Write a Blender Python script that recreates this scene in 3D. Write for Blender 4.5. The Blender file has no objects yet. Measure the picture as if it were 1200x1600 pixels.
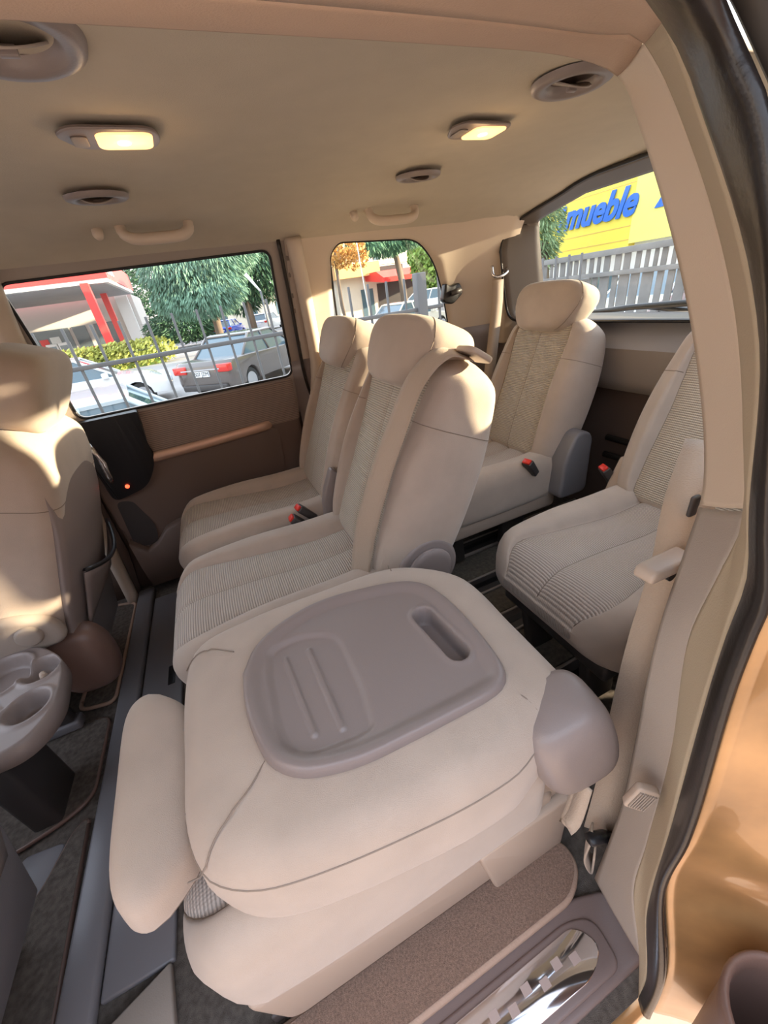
import bpy, bmesh, math, random
from mathutils import Vector, Matrix
random.seed(7)
PI = math.pi
COL = bpy.context.scene.collection
SC = bpy.context.scene

# ------------------------------------------------------------------ camera
# world: x = towards the rear of the van, y = across (0 = open doorway, 1.6 = far wall), z = up, van floor at 0
RX = Vector((0.90390134, -0.30944865, 0.29530307))
RY = Vector((-0.40669336, -0.40785203, 0.81747002))
RZ = Vector((-0.13252504, -0.85901004, -0.49450871))
CAMP = Vector((0, 0, 0.97))
cd = bpy.data.cameras.new('camera'); cam = bpy.data.objects.new('camera', cd); COL.objects.link(cam)
cd.sensor_fit = 'VERTICAL'; cd.sensor_height = 36; cd.lens = 36 * 601 / 1600
cd.clip_start = 0.01; cd.clip_end = 500
rt = (RX[0], RY[0], RZ[0]); dn = (RX[1], RY[1], RZ[1]); fw = (RX[2], RY[2], RZ[2])
cam.matrix_world = Matrix(((rt[0], -dn[0], -fw[0], CAMP[0]), (rt[1], -dn[1], -fw[1], CAMP[1]), (rt[2], -dn[2], -fw[2], CAMP[2]), (0, 0, 0, 1)))
SC.camera = cam

def at(px, py, **k):
    """measured point of the photograph on a real plane x=, y= or z="""
    v = (px - 600, py - 800, 601)
    d = Vector((sum(a * b for a, b in zip(RX, v)), sum(a * b for a, b in zip(RY, v)), sum(a * b for a, b in zip(RZ, v))))
    i = 'xyz'.index(list(k)[0]); t = (list(k.values())[0] - CAMP[i]) / d[i]
    return CAMP + d * t

# ------------------------------------------------------------------ light
SC.view_settings.view_transform = 'Standard'; SC.view_settings.look = 'None'
SC.view_settings.gamma = 1; SC.view_settings.use_curve_mapping = False
SC.view_settings.exposure = 0.93
w = bpy.data.worlds.new('sky'); SC.world = w; w.use_nodes = True
nt = w.node_tree; bg = nt.nodes['Background']
tc = nt.nodes.new('ShaderNodeTexCoord'); sep = nt.nodes.new('ShaderNodeSeparateXYZ'); nt.links.new(tc.outputs['Generated'], sep.inputs[0])
cr = nt.nodes.new('ShaderNodeValToRGB'); nt.links.new(sep.outputs['Z'], cr.inputs[0])
e = cr.color_ramp.elements
e[0].position = 0.0; e[0].color = (1.0, .89, .80, 1); e[1].position = 0.5; e[1].color = (.72, .80, .95, 1)
x = e.new(.12); x.color = (.93, .91, .90, 1)
nt.links.new(cr.outputs[0], bg.inputs[0]); bg.inputs[1].default_value = 1.75
SUN_DIR = Vector((0.90, -0.38, 0.175)).normalized()      # towards the sun
sd = bpy.data.lights.new('sun', 'SUN'); so = bpy.data.objects.new('sun', sd); COL.objects.link(so)
sd.energy = 10.0; sd.color = (1, .80, .55); sd.angle = math.radians(.8)
so.rotation_euler = SUN_DIR.to_track_quat('Z', 'Y').to_euler()

# ------------------------------------------------------------------ materials
def mat(name, col, rough=.6, metal=0, bump=0, bscale=200, var=0, vscale=8, sheen=0, alpha=None, trans=0, emit=None, estr=0, coat=0, spec=None):
    m = bpy.data.materials.new(name); m.use_nodes = True
    n = m.node_tree.nodes; l = m.node_tree.links; b = n['Principled BSDF']
    b.inputs['Base Color'].default_value = (*col, 1); b.inputs['Roughness'].default_value = rough; b.inputs['Metallic'].default_value = metal
    if sheen: b.inputs['Sheen Weight'].default_value = sheen; b.inputs['Sheen Roughness'].default_value = .5
    if trans: b.inputs['Transmission Weight'].default_value = trans
    if coat: b.inputs['Coat Weight'].default_value = coat
    if spec is not None: b.inputs['Specular IOR Level'].default_value = spec
    if alpha is not None: b.inputs['Alpha'].default_value = alpha
    if emit: b.inputs['Emission Color'].default_value = (*emit, 1); b.inputs['Emission Strength'].default_value = estr
    co = n.new('ShaderNodeTexCoord')
    if var:
        no = n.new('ShaderNodeTexNoise'); no.inputs['Scale'].default_value = vscale; no.inputs['Detail'].default_value = 6
        l.new(co.outputs['Object'], no.inputs['Vector'])
        r = n.new('ShaderNodeValToRGB'); l.new(no.outputs['Fac'], r.inputs[0])
        r.color_ramp.elements[0].position = .3; r.color_ramp.elements[1].position = .7
        r.color_ramp.elements[0].color = (*[c * (1 - var) for c in col], 1); r.color_ramp.elements[1].color = (*[min(1, c * (1 + var)) for c in col], 1)
        l.new(r.outputs[0], b.inputs['Base Color'])
    if bump:
        no = n.new('ShaderNodeTexNoise'); no.inputs['Scale'].default_value = bscale; no.inputs['Detail'].default_value = 4
        l.new(co.outputs['Object'], no.inputs['Vector'])
        bp = n.new('ShaderNodeBump'); bp.inputs['Strength'].default_value = bump; bp.inputs['Distance'].default_value = .002
        l.new(no.outputs['Fac'], bp.inputs['Height']); l.new(bp.outputs[0], b.inputs['Normal'])
    return m

def rib_mat(name, col, axis, period=.0054, strength=.8, cross=True, dark=.62):
    """corded upholstery: narrow ribs running across the seat, in object space"""
    m = mat(name, col, .95, sheen=.25); n = m.node_tree.nodes; l = m.node_tree.links; b = n['Principled BSDF']
    co = [q for q in n if q.type == 'TEX_COORD'][0]
    wv = n.new('ShaderNodeTexWave'); wv.wave_type = 'BANDS'; wv.bands_direction = axis
    wv.inputs['Scale'].default_value = 1 / period / 3.1831; wv.inputs['Distortion'].default_value = 0.15
    l.new(co.outputs['Object'], wv.inputs['Vector'])
    h = wv.outputs['Fac']
    if cross:
        w2 = n.new('ShaderNodeTexWave'); w2.bands_direction = 'Y'; w2.inputs['Scale'].default_value = 1 / (period * .8) / 3.1831
        l.new(co.outputs['Object'], w2.inputs['Vector'])
        mx = n.new('ShaderNodeMath'); mx.operation = 'MULTIPLY_ADD'; mx.inputs[1].default_value = .35; l.new(w2.outputs['Fac'], mx.inputs[0]); l.new(wv.outputs['Fac'], mx.inputs[2]); h = mx.outputs[0]
    bp = n.new('ShaderNodeBump'); bp.inputs['Strength'].default_value = strength; bp.inputs['Distance'].default_value = .0022
    l.new(h, bp.inputs['Height']); l.new(bp.outputs[0], b.inputs['Normal'])
    r = n.new('ShaderNodeValToRGB'); r.color_ramp.elements[0].color = (*[c * dark for c in col], 1); r.color_ramp.elements[1].color = (*[c * 1.06 for c in col], 1)
    r.color_ramp.elements[0].position = .1; r.color_ramp.elements[1].position = .6
    l.new(wv.outputs['Fac'], r.inputs[0]); l.new(r.outputs[0], b.inputs['Base Color'])
    return m

BEIGE = (.47, .39, .325)
M = {}
M['fabric'] = mat('velour', BEIGE, .95, bump=.35, bscale=1100, var=.07, vscale=14, sheen=.3)
M['rib_z'] = rib_mat('corded_back', (.55, .475, .385), 'Z')
M['rib_x'] = rib_mat('corded_seat', (.53, .45, .39), 'X')
M['seam'] = mat('seam', (.27, .22, .18), .9)
M['headliner'] = mat('headliner', (.52, .46, .37), .95, bump=.25, bscale=500, var=.03, vscale=20)
M['headrail'] = mat('headliner_rail', (.56, .41, .31), .95, bump=.25, bscale=500, var=.03, vscale=20)
M['trim'] = mat('beige_trim', (.62, .52, .42), .55, bump=.12, bscale=700)
M['trim_low'] = mat('taupe_trim', (.36, .31, .27), .5, bump=.15, bscale=700)
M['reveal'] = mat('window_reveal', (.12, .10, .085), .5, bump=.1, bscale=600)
M['ledge'] = mat('ledge_sky_tint', (.42, .42, .45), .4, bump=.1, bscale=600)  # sky reflection painted into the ledge plastic as a lighter, bluish tone
M['lip'] = mat('olive_lip', (.44, .37, .27), .8, bump=.2, bscale=600)
M['wall'] = mat('wall_trim', (.15, .108, .09), .55, bump=.15, bscale=600)
M['wallfab'] = rib_mat('door_fabric', (.33, .255, .215), 'Z', .007, .5, False)
M['accent'] = mat('champagne_strip', (.62, .42, .32), .32, metal=.45)
M['plastic'] = mat('grey_plastic', (.26, .22, .21), .38, bump=.12, bscale=700)
M['plastic_lt'] = mat('light_plastic', (.47, .38, .31), .4, bump=.1, bscale=700)
M['plastic_bl'] = mat('blue_grey_plastic', (.19, .185, .20), .36, bump=.12, bscale=700)
M['brown'] = mat('brown_plastic', (.17, .105, .085), .38, bump=.1, bscale=600)
M['dark'] = mat('dark_plastic', (.05, .045, .045), .45)
M['black'] = mat('black', (.012, .012, .014), .35)
M['rubber'] = mat('rubber', (.022, .018, .016), .28, bump=.1, bscale=300)
M['carpet'] = mat('carpet', (.125, .105, .09), 1, bump=1, bscale=900, var=.35, vscale=90)
M['carpet_lt'] = mat('carpet_light', (.17, .15, .12), 1, bump=1, bscale=900, var=.25, vscale=90)
M['mat'] = mat('mat_carpet', (.25, .165, .125), 1, bump=1, bscale=900, var=.3, vscale=350)
M['binding'] = mat('mat_binding', (.42, .29, .22), .8, bump=.6, bscale=300)
M['metal'] = mat('metal', (.6, .58, .55), .3, metal=1)
M['chrome'] = mat('chrome', (.8, .8, .82), .12, metal=1)
M['belt'] = mat('belt', (.44, .35, .27), .6, bump=.5, bscale=500, sheen=.2)
M['red'] = mat('red_button', (.75, .035, .02), .35, emit=(.7, .03, .02), estr=0)
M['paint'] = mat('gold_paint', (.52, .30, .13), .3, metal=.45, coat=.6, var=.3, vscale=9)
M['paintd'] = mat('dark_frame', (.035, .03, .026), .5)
M['sill'] = mat('sill_plastic', (.20, .15, .14), .42, bump=.1, bscale=600)
M['plate'] = mat('scuff_plate', (.80, .84, .92), .08, metal=1)
M['glass'] = mat('glass', (1, 1, 1), .0, trans=1)
def thin_glass(m, tint=(.93, .97, .95), f=.05):
    n = m.node_tree.nodes; l = m.node_tree.links; out = [q for q in n if q.type == 'OUTPUT_MATERIAL'][0]
    t = n.new('ShaderNodeBsdfTransparent'); t.inputs[0].default_value = (*tint, 1)
    g = n.new('ShaderNodeBsdfGlossy'); g.inputs['Roughness'].default_value = .02
    mx = n.new('ShaderNodeMixShader'); fr = n.new('ShaderNodeFresnel'); fr.inputs[0].default_value = 1.35
    l.new(fr.outputs[0], mx.inputs[0]); l.new(t.outputs[0], mx.inputs[1]); l.new(g.outputs[0], mx.inputs[2]); l.new(mx.outputs[0], out.inputs[0])
thin_glass(M['glass'])
M['lens'] = mat('lamp_lens', (1, .8, .5), .3, emit=(1, .52, .2), estr=.9)
M['bulb'] = mat('lamp_bulb', (1, .8, .5), .3, emit=(1, .62, .22), estr=3)

GZ = -.9
# ------------------------------------------------------------------ helpers
def link(name, me, m=None, parent=None, smooth=True):
    o = bpy.data.objects.new(name, me); COL.objects.link(o)
    if m is not None:
        for q in (m if isinstance(m, (list, tuple)) else [m]): me.materials.append(q)
    if smooth: me.polygons.foreach_set('use_smooth', [True] * len(me.polygons))
    if parent: o.parent = parent
    return o
def tag(o, label=None, cat=None, group=None, kind=None):
    if label: o['label'] = label
    if cat: o['category'] = cat
    if group: o['group'] = group
    if kind: o['kind'] = kind
    return o
def struct(o): o['kind'] = 'structure'; return o
def empty(name, loc=(0, 0, 0), rz=0, parent=None):
    o = bpy.data.objects.new(name, None); COL.objects.link(o); o.location = loc; o.rotation_euler = (0, 0, rz); o.empty_display_size = .05
    if parent: o.parent = parent
    return o
def kids(o): return [c for c in bpy.data.objects if c.parent == o]
def copy_tree(o, parent=None):
    c = o.copy(); COL.objects.link(c)
    if parent: c.parent = parent
    for k in kids(o): copy_tree(k, c)
    return c
def fromdata(vs, fs, mi=None):
    me = bpy.data.meshes.new('m'); me.from_pydata([tuple(v) for v in vs], [], fs)
    if mi: me.polygons.foreach_set('material_index', mi)
    bm = bmesh.new(); bm.from_mesh(me); bmesh.ops.recalc_face_normals(bm, faces=bm.faces); bm.to_mesh(me); bm.free()
    return me
def gridm(P, closeu=False, closev=False, mi=None, capends=False):
    n = len(P); k = len(P[0]); vs = [p for r in P for p in r]; fs = []; ms = []
    for i in range(n if closev else n - 1):
        for j in range(k if closeu else k - 1):
            a = i * k + j; b = i * k + (j + 1) % k; c = ((i + 1) % n) * k + (j + 1) % k; d = ((i + 1) % n) * k + j
            fs.append((a, b, c, d)); ms.append(mi(i, j) if mi else 0)
    if capends:
        fs.append(tuple(range(k - 1, -1, -1))); ms.append(capends - 1 if capends is not True else 0)
        fs.append(tuple((n - 1) * k + j for j in range(k))); ms.append(capends - 1 if capends is not True else 0)
    return fromdata(vs, fs, ms if (mi or capends) else None)
def solid(o, t, off=-1):
    md = o.modifiers.new('s', 'SOLIDIFY'); md.thickness = t; md.offset = off; return o
def bevel(o, w_, seg=2, ang=40):
    md = o.modifiers.new('b', 'BEVEL'); md.width = w_; md.segments = seg; md.limit_method = 'ANGLE'; md.angle_limit = math.radians(ang); return o
def subsurf(o, l=1):
    md = o.modifiers.new('ss', 'SUBSURF'); md.levels = l; md.render_levels = l; return o
class MB:
    """collects shapes for one mesh"""
    def __init__(s): s.v = []; s.f = []; s.m = []
    def add(s, vs, fs, m=0):
        b = len(s.v); s.v += [tuple(v) for v in vs]; s.f += [tuple(b + i for i in f) for f in fs]; s.m += [m] * len(fs); return s
    def box(s, x0, x1, y0, y1, z0, z1, m=0):
        vs = [(x, y, z) for x in (x0, x1) for y in (y0, y1) for z in (z0, z1)]
        return s.add(vs, [(0, 1, 3, 2), (4, 6, 7, 5), (0, 4, 5, 1), (2, 3, 7, 6), (0, 2, 6, 4), (1, 5, 7, 3)], m)
    def prism(s, poly, h, axis='z', m=0, a0=0):
        n = len(poly); vs = []
        for a in (a0, h):
            for p in poly:
                vs.append({'z': (p[0], p[1], a), 'y': (p[0], a, p[1]), 'x': (a, p[0], p[1])}[axis])
        return s.add(vs, [tuple(range(n)), tuple(range(2 * n - 1, n - 1, -1))] + [(i, (i + 1) % n, n + (i + 1) % n, n + i) for i in range(n)], m)
    def tube(s, pts, r, n=8, m=0, ry=None):
        pts = [Vector(p) for p in pts]; rings = []
        up = Vector((0, 0, 1))
        for i, p in enumerate(pts):
            t = (pts[min(i + 1, len(pts) - 1)] - pts[max(i - 1, 0)]).normalized()
            a = t.cross(up)
            if a.length < .05: a = t.cross(Vector((0, 1, 0)))
            a.normalize(); b = a.cross(t)
            rr = r[i] if isinstance(r, (list, tuple)) else r; r2 = rr if ry is None else ry
            rings.append([p + a * rr * math.cos(2 * PI * k / n) + b * r2 * math.sin(2 * PI * k / n) for k in range(n)])
        vs = [q for g in rings for q in g]; N = len(rings)
        fs = [(i * n + k, i * n + (k + 1) % n, (i + 1) * n + (k + 1) % n, (i + 1) * n + k) for i in range(N - 1) for k in range(n)]
        fs += [tuple(range(n - 1, -1, -1)), tuple((N - 1) * n + k for k in range(n))]
        return s.add(vs, fs, m)
    def disc(s, c, r, h, n=24, axis='z', m=0, r2=None):
        r2 = r if r2 is None else r2; c = Vector(c); vs = []
        for a, q in ((0, r), (h, r2)):
            for k in range(n):
                u, v = q * math.cos(2 * PI * k / n), q * math.sin(2 * PI * k / n)
                vs.append(c + Vector({'z': (u, v, a), 'y': (u, a, v), 'x': (a, u, v)}[axis]))
        return s.add(vs, [tuple(range(n)), tuple(range(2 * n - 1, n - 1, -1))] + [(i, (i + 1) % n, n + (i + 1) % n, n + i) for i in range(n)], m)
    def build(s, name, m=None, parent=None, smooth=False, bev=0, seg=2, loc=None):
        o = link(name, fromdata(s.v, s.f, s.m), m, parent, smooth)
        if bev: bevel(o, bev, seg); o.data.polygons.foreach_set('use_smooth', [True] * len(o.data.polygons))
        if loc: o.location = loc
        return o
def interp(tab, x):
    if x <= tab[0][0]: return tab[0][1]
    for (a, b), (c, d) in zip(tab, tab[1:]):
        if x <= c:
            t = (x - a) / (c - a); return b + (d - b) * t
    return tab[-1][1]
def sinterp(tab, x):
    """smooth (catmull) interpolation"""
    n = len(tab)
    if x <= tab[0][0]: return tab[0][1]
    if x >= tab[-1][0]: return tab[-1][1]
    for i in range(n - 1):
        if x <= tab[i + 1][0]:
            x0, y0 = tab[i]; x1, y1 = tab[i + 1]; h = x1 - x0
            m0 = (y1 - tab[i - 1][1]) / (x1 - tab[i - 1][0]) if i > 0 else (y1 - y0) / h
            m1 = (tab[i + 2][1] - y0) / (tab[i + 2][0] - x0) if i < n - 2 else (y1 - y0) / h
            t = (x - x0) / h
            return (2 * t**3 - 3 * t * t + 1) * y0 + (t**3 - 2 * t * t + t) * h * m0 + (-2 * t**3 + 3 * t * t) * y1 + (t**3 - t * t) * h * m1
def spline(pts, n):
    """dense smooth polyline through points"""
    pts = [Vector(p) for p in pts]; s = [0]
    for a, b in zip(pts, pts[1:]): s.append(s[-1] + (b - a).length)
    out = []
    for k in range(n):
        x = s[-1] * k / (n - 1); out.append(Vector([sinterp(list(zip(s, [p[i] for p in pts])), x) for i in range(len(pts[0]))]))
    return out
def rrect(x0, x1, y0, y1, r, n=6):
    out = []
    for cx, cy, a in ((x1 - r, y1 - r, 0), (x0 + r, y1 - r, 90), (x0 + r, y0 + r, 180), (x1 - r, y0 + r, 270)):
        for k in range(n + 1):
            t = math.radians(a + 90 * k / n); out.append((cx + r * math.cos(t), cy + r * math.sin(t)))
    return out
def roundpoly(pts, r, n=6):
    """polygon with rounded corners"""
    out = []; N = len(pts)
    for i in range(N):
        p = Vector(pts[i][:2]); a = Vector(pts[i - 1][:2]); b = Vector(pts[(i + 1) % N][:2])
        rr = min(r if len(pts[i]) < 3 else pts[i][2], (a - p).length * .48, (b - p).length * .48)
        s = p + (a - p).normalized() * rr; e_ = p + (b - p).normalized() * rr
        for k in range(n + 1):
            t = k / n; out.append(tuple(s * (1 - t)**2 + p * 2 * t * (1 - t) + e_ * t * t))
    return out
def ribbon(name, pts, wdir, wid, th, m, parent=None, n=40):
    P = spline(pts, n); W = spline(wdir, n) if isinstance(wdir, list) else [Vector(wdir)] * n
    rows = []
    for i, p in enumerate(P):
        t = (P[min(i + 1, n - 1)] - P[max(i - 1, 0)]).normalized(); a = (W[i] - t * W[i].dot(t)).normalized(); b = a.cross(t) * th / 2; a = a * wid / 2
        rows.append([p - a + b, p - a * .5 + b * 1.2, p + a * .5 + b * 1.2, p + a + b, p + a - b, p - a - b])
    return link(name, gridm(rows, closeu=True, capends=True), m, parent)

SEAM = .58
def pillow(name, parent, L, hw, th, front, rend0, rend1, rc, mats, seam=SEAM, face='back', zback=None, nv=46, ribrange=(0, 1), capm=0, tilt=None, seamfn=None):
    """upholstered block. v along length, u across, w thickness (0 = front face). front(t, v) pushes the front face out."""
    vs_ = []
    for k in range(7): vs_.append((rend0 * (1 - math.cos(PI / 2 * k / 6)), math.sin(PI / 2 * k / 6)))
    rows = []
    N0 = 8; N1 = 8; st = []
    for k in range(N0):
        a = PI / 2 * k / (N0 - 1); st.append((rend0 * (1 - math.cos(a)), rend0 * (1 - math.sin(a)), math.sin(a)))
    for k in range(1, nv):
        v = rend0 + (L - rend0 - rend1) * k / nv; st.append((v, 0, 1))
    for k in range(N1):
        a = PI / 2 * (1 - k / (N1 - 1)); st.append((L - rend1 * (1 - math.cos(a)), rend1 * (1 - math.sin(a)), math.sin(a)))
    tt = [-1, -.9, -.8, -.7, -(seam + .05), -(seam + .02), -seam, -(seam - .02), -(seam - .05), -.42, -.3, -.18, -.07, -.025, 0]
    tt = tt + [-q for q in tt[-2::-1]]
    mi = []
    for (v, ins, fade) in st:
        H = hw(v) - ins * .9; T = th(v) if callable(th) else th; w0 = ins * .95; w1 = T - ins * .95
        if w1 - w0 < .02: c = (w0 + w1) / 2; w0, w1 = c - .01, c + .01
        r = min(rc, (w1 - w0) * .45, H * .45)
        row = []
        S = seamfn(v) if seamfn else seam
        for t in tt:
            at_ = abs(t)
            tn = (at_ / seam * S if at_ <= seam else S + (at_ - seam) / (1 - seam) * (1 - S)) * (1 if t >= 0 else -1)
            row.append((tn * (H - r), w0 - front(tn, v, S) * fade))
        ff = front(1, v, S) * fade
        for k in range(1, 6):
            a = PI / 2 * k / 6; row.append((H - r + r * math.sin(a), w0 - ff * math.cos(a) + r * (1 - math.cos(a))))
        for k in range(0, 4):
            row.append((H, w0 + r + (w1 - w0 - 2 * r) * k / 3))
        for k in range(1, 6):
            a = PI / 2 * k / 6; row.append((H - r + r * math.cos(a), w1 - r + r * math.sin(a)))
        for k in range(0, 9):
            row.append(((H - r) * (1 - 2 * k / 8), w1))
        for k in range(1, 6):
            a = PI / 2 * k / 6; row.append((-(H - r + r * math.sin(a)), w1 - r * (1 - math.cos(a))))
        for k in range(0, 4):
            row.append((-H, w1 - r - (w1 - w0 - 2 * r) * k / 3))
        for k in range(1, 6):
            a = PI / 2 * k / 6; row.append((-(H - r + r * math.cos(a)), w0 - ff * math.sin(a) + r - r * math.sin(a)))
        if face == 'back': rows.append([(wv, u, v) for u, wv in row])
        else: rows.append([(v, u, -wv) for u, wv in row])
    pillow.rows = rows; pillow.st = st
    js = tt.index(-seam); je = tt.index(seam)
    def mi(i, j):
        v = st[i][0] / L
        return 1 if (js <= j < je and ribrange[0] <= v <= ribrange[1]) else 0
    me = gridm(rows, closeu=True, mi=mi, capends=capm + 1)
    o = link(name, me, mats, parent)
    # seams
    lines = []
    for j in (js, je, tt.index(0)):
        lines.append([rows[i][j] for i in range(2, len(rows) - 2)])
    return o, lines
def seamline(lines, parent, r=.0013, mname='seam', name='seam'):
    for L_ in lines: MB().tube(L_, r, 5).build(name, M[mname], parent, True)

def groove(t, c, w_): return math.exp(-((abs(t) - c) / w_)**2)

# ------------------------------------------------------------------ seats
def seat_backrest(root, hwid, L, lean, z0, x0=0, rib='rib_z', th=.15, central=True, taper=.72, seamS=.55, ribr=(.03, 1), rot=None, capr=.05):
    def hw(v):
        q = v / L
        return hwid * sinterp([(0, .90), (.12, .97), (.35, 1.0), (.6, .98), (.8, .92), (.92, taper + .10), (1, taper)], q)
    def T(v):
        return th * sinterp([(0, .95), (.5, 1), (.8, .97), (1, .80)], v / L)
    def front(t, v, S):
        a = abs(t); q = v / L
        bol = sinterp([(0, .2), (.15, .7), (.5, 1), (.8, .45), (1, .0)], q)
        f = 0
        if a > S: f = .030 * bol * math.sin(min(1, (a - S) / (1 - S) / .62) * PI / 2) - .02 * bol * max(0, (a - S) / (1 - S) - .62)
        else: f = .006 * math.cos(a / S * PI / 2) * sinterp([(0, .3), (.3, 1.6), (1, .4)], q)
        f -= .005 * math.exp(-((a - S) / .03)**2)
        if central: f -= .004 * math.exp(-(a / .02)**2)
        return f
    def sf(v): return min(.97, sinterp([(0, seamS + .08), (.2, seamS + .03), (.5, seamS), (.68, seamS + .05), (.84, seamS + .14), (1, seamS + .17)], v / L))
    b, lines = pillow('backrest', root, L, hw, T, front, .035, capr, .045, [M['fabric'], M[rib]], face='back', ribrange=ribr, seamfn=sf)
    b.location = (x0, 0, z0); b.rotation_euler = (0, math.radians(lean), 0)
    s = seamline(lines if central else lines[:2], b)
    i_ = min(range(len(pillow.st)), key=lambda q: abs(pillow.st[q][0] - L * .72)); rw = pillow.rows[i_]; nt_ = 29
    seamline([[rw[j] for j in range(24, nt_ + 16)], [rw[j % len(rw)] for j in range(len(rw) - 16, len(rw) + 5)]], b, .0011)
    return b, hw
def seat_cushion(root, hwid, x0, x1, ztop, th=.13, rib='rib_x', capr=.075, rise=.02):
    Lc = x1 - x0
    def hw(v): return hwid * sinterp([(0, .90), (.12, .97), (.5, 1), (1, .98)], v / Lc)
    def front(t, v, S):
        a = abs(t); q = v / Lc
        bol = sinterp([(0, .15), (.25, .6), (.6, 1), (.85, .9), (1, .5)], q)
        f = sinterp([(0, -.004), (.15, .004), (.4, 0), (.7, -.012), (1, .0)], q)
        if a > S: f += .032 * bol * math.sin(min(1, (a - S) / (1 - S) / .5) * PI / 2)
        else: f += .006 * math.sin(min(1, a / S) * PI)
        f -= .006 * math.exp(-((a - S) / .03)**2) + .005 * math.exp(-(a / .03)**2)
        return f
    def sf(v): return sinterp([(0, .90), (.15, .84), (.4, .70), (1, .60)], v / Lc)
    c, lines = pillow('seat_cushion', root, Lc, hw, lambda v: th * (1 if v > .06 else .96), front, capr, .03, .035, [M['fabric'], M[rib]], face='seat', seamfn=sf, capm=1)
    c.location = (x0, 0, ztop); seamline(lines, c)
    return c
def headrest(parent, hwid=.135, H=.15, th=.115, v0=.42, x=-.045, name='headrest', back=False):
    """rounded block, wider at the top; own local frame inside the backrest"""
    rows = []; n = 44; m = 26
    for i in range(m + 1):
        ph = -PI / 2 + PI * i / m
        sz = math.copysign(abs(math.sin(ph))**.55, math.sin(ph)); cz = max(.001, math.cos(ph))**.33
        row = []
        for j in range(n):
            a = 2 * PI * j / n
            cx = math.copysign(abs(math.cos(a))**.55, math.cos(a)); cy = math.copysign(abs(math.sin(a))**.5, math.sin(a))
            q = (sz + 1) / 2
            wv = sinterp([(0, .70), (.25, .84), (.6, 1.0), (1, .96)], q)
            X = cx * cz * th / 2; Y = cy * cz * hwid * wv; Z = sz * H / 2
            X += -.010 * (1 - (Y / hwid)**2) + (.02 * (q - .5) if X > 0 else .0)
            row.append((X, Y, Z))
        rows.append(row)
    o = link(name, gridm(rows, closeu=True, capends=True), [M['fabric']], parent)
    o.location = (x + th / 2, 0, v0 + H / 2)
    L1 = []; 
    for s in (-1, 1):
        js = int(n * (.25 if s > 0 else .75)) + (-1 if s > 0 else 1) + (4 if s > 0 else -4)
        L1.append([rows[i][js % n] for i in range(3, m - 2)])
    seamline(L1, o, .001); headrest.rows = rows
    return o

def base_frame(root, hwid, x0, x1, ztop, m='dark'):
    mb = MB(); mb.box(x0 + .05, x1 - .04, -hwid + .02, hwid - .02, ztop - .045, ztop)
    mb.build('seat_pan', M[m], root, bev=.01)
    for s in (-1, 1):
        q = MB(); q.prism([(x0 + .09, 0.03), (x0 + .17, 0.03), (x0 + .16, ztop - .03), (x0 + .06, ztop - .03)], s * (hwid - .07), 'y', a0=s * (hwid - .10))
        q.build('leg', M[m], root, bev=.006)
        MB().prism([(x1 - .17, .03), (x1 - .07, .03), (x1 - .05, ztop - .03), (x1 - .16, ztop - .03)], s * (hwid - .07), 'y', a0=s * (hwid - .10)).build('leg', M[m], root, bev=.006)
def recliner(root, y, x0, x1, z0, z1, m='plastic', w_=.055, name='recliner_cover'):
    pts = roundpoly([(x0, z0), (x1, z0), (x1 + .0, z1 - .02, .05), (x0 + .06, z1, .05), (x0 + .015, z1 - .09, .04)], .03)
    return MB().prism(pts, y + w_ / 2, 'y', a0=y - w_ / 2).build(name, M[m], root, bev=.012, seg=4)
def buckle(root, x, y, z, ry=-25, rz=0):
    b = MB().box(-.012, .012, -.018, .018, -.055, .012).build('buckle', M['dark'], root, bev=.004); b.location = (x, y, z); b.rotation_euler = (math.radians(0), math.radians(ry), rz)
    r = MB().box(-.009, .009, -.014, .014, .008, .019).build('release_button', M['red'], b, bev=.003)
    r['label'] = 'red release button'
    return b

def make_seat(name, label, group, loc, hwid, lean, L, zc, cx0, rib_rng=(.03, 1), hr=True, cush_th=.13, cap=.07, th=.15, hv=.42, cw=None, hd=(.14, .15, .13), tp=.72, S=.60):
    cw = cw or hwid
    root = empty(name, loc); tag(root, label, 'seat', group)
    seat_cushion(root, cw, cx0, .07, zc - .012, cush_th, capr=cap)
    b, hw = seat_backrest(root, hwid, L, lean, zc - .02, 0, th=th, taper=tp, seamS=S)
    if hr:
        headrest(b, hd[0], hd[1], hd[2], v0=hv)
        for s in (-1, 1): MB().tube([(.025, s * .05, L - .03), (.02, s * .05, hv + .03)], .005).build('headrest_post', M['chrome'], b, True)
    base_frame(root, cw - .02, cx0, .07, zc - cush_th - .005)
    return root, b

# middle row -------------------------------------------------------
mid, mid_b = make_seat('middle_row_seat', 'beige middle-row seat with the seat belt crossing its tall backrest, centre of the row', 'middle row seats', (.20, .855, 0), .218, 25, .525, .40, -.47, th=.175, cw=.205, hv=.435, hd=(.155, .15, .15), tp=.80, S=.83)
far = copy_tree(mid); far.location = (.20, 1.30, 0)
far['label'] = 'beige middle-row seat beside the far sliding door, backrest upright, no belt across it'
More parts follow.
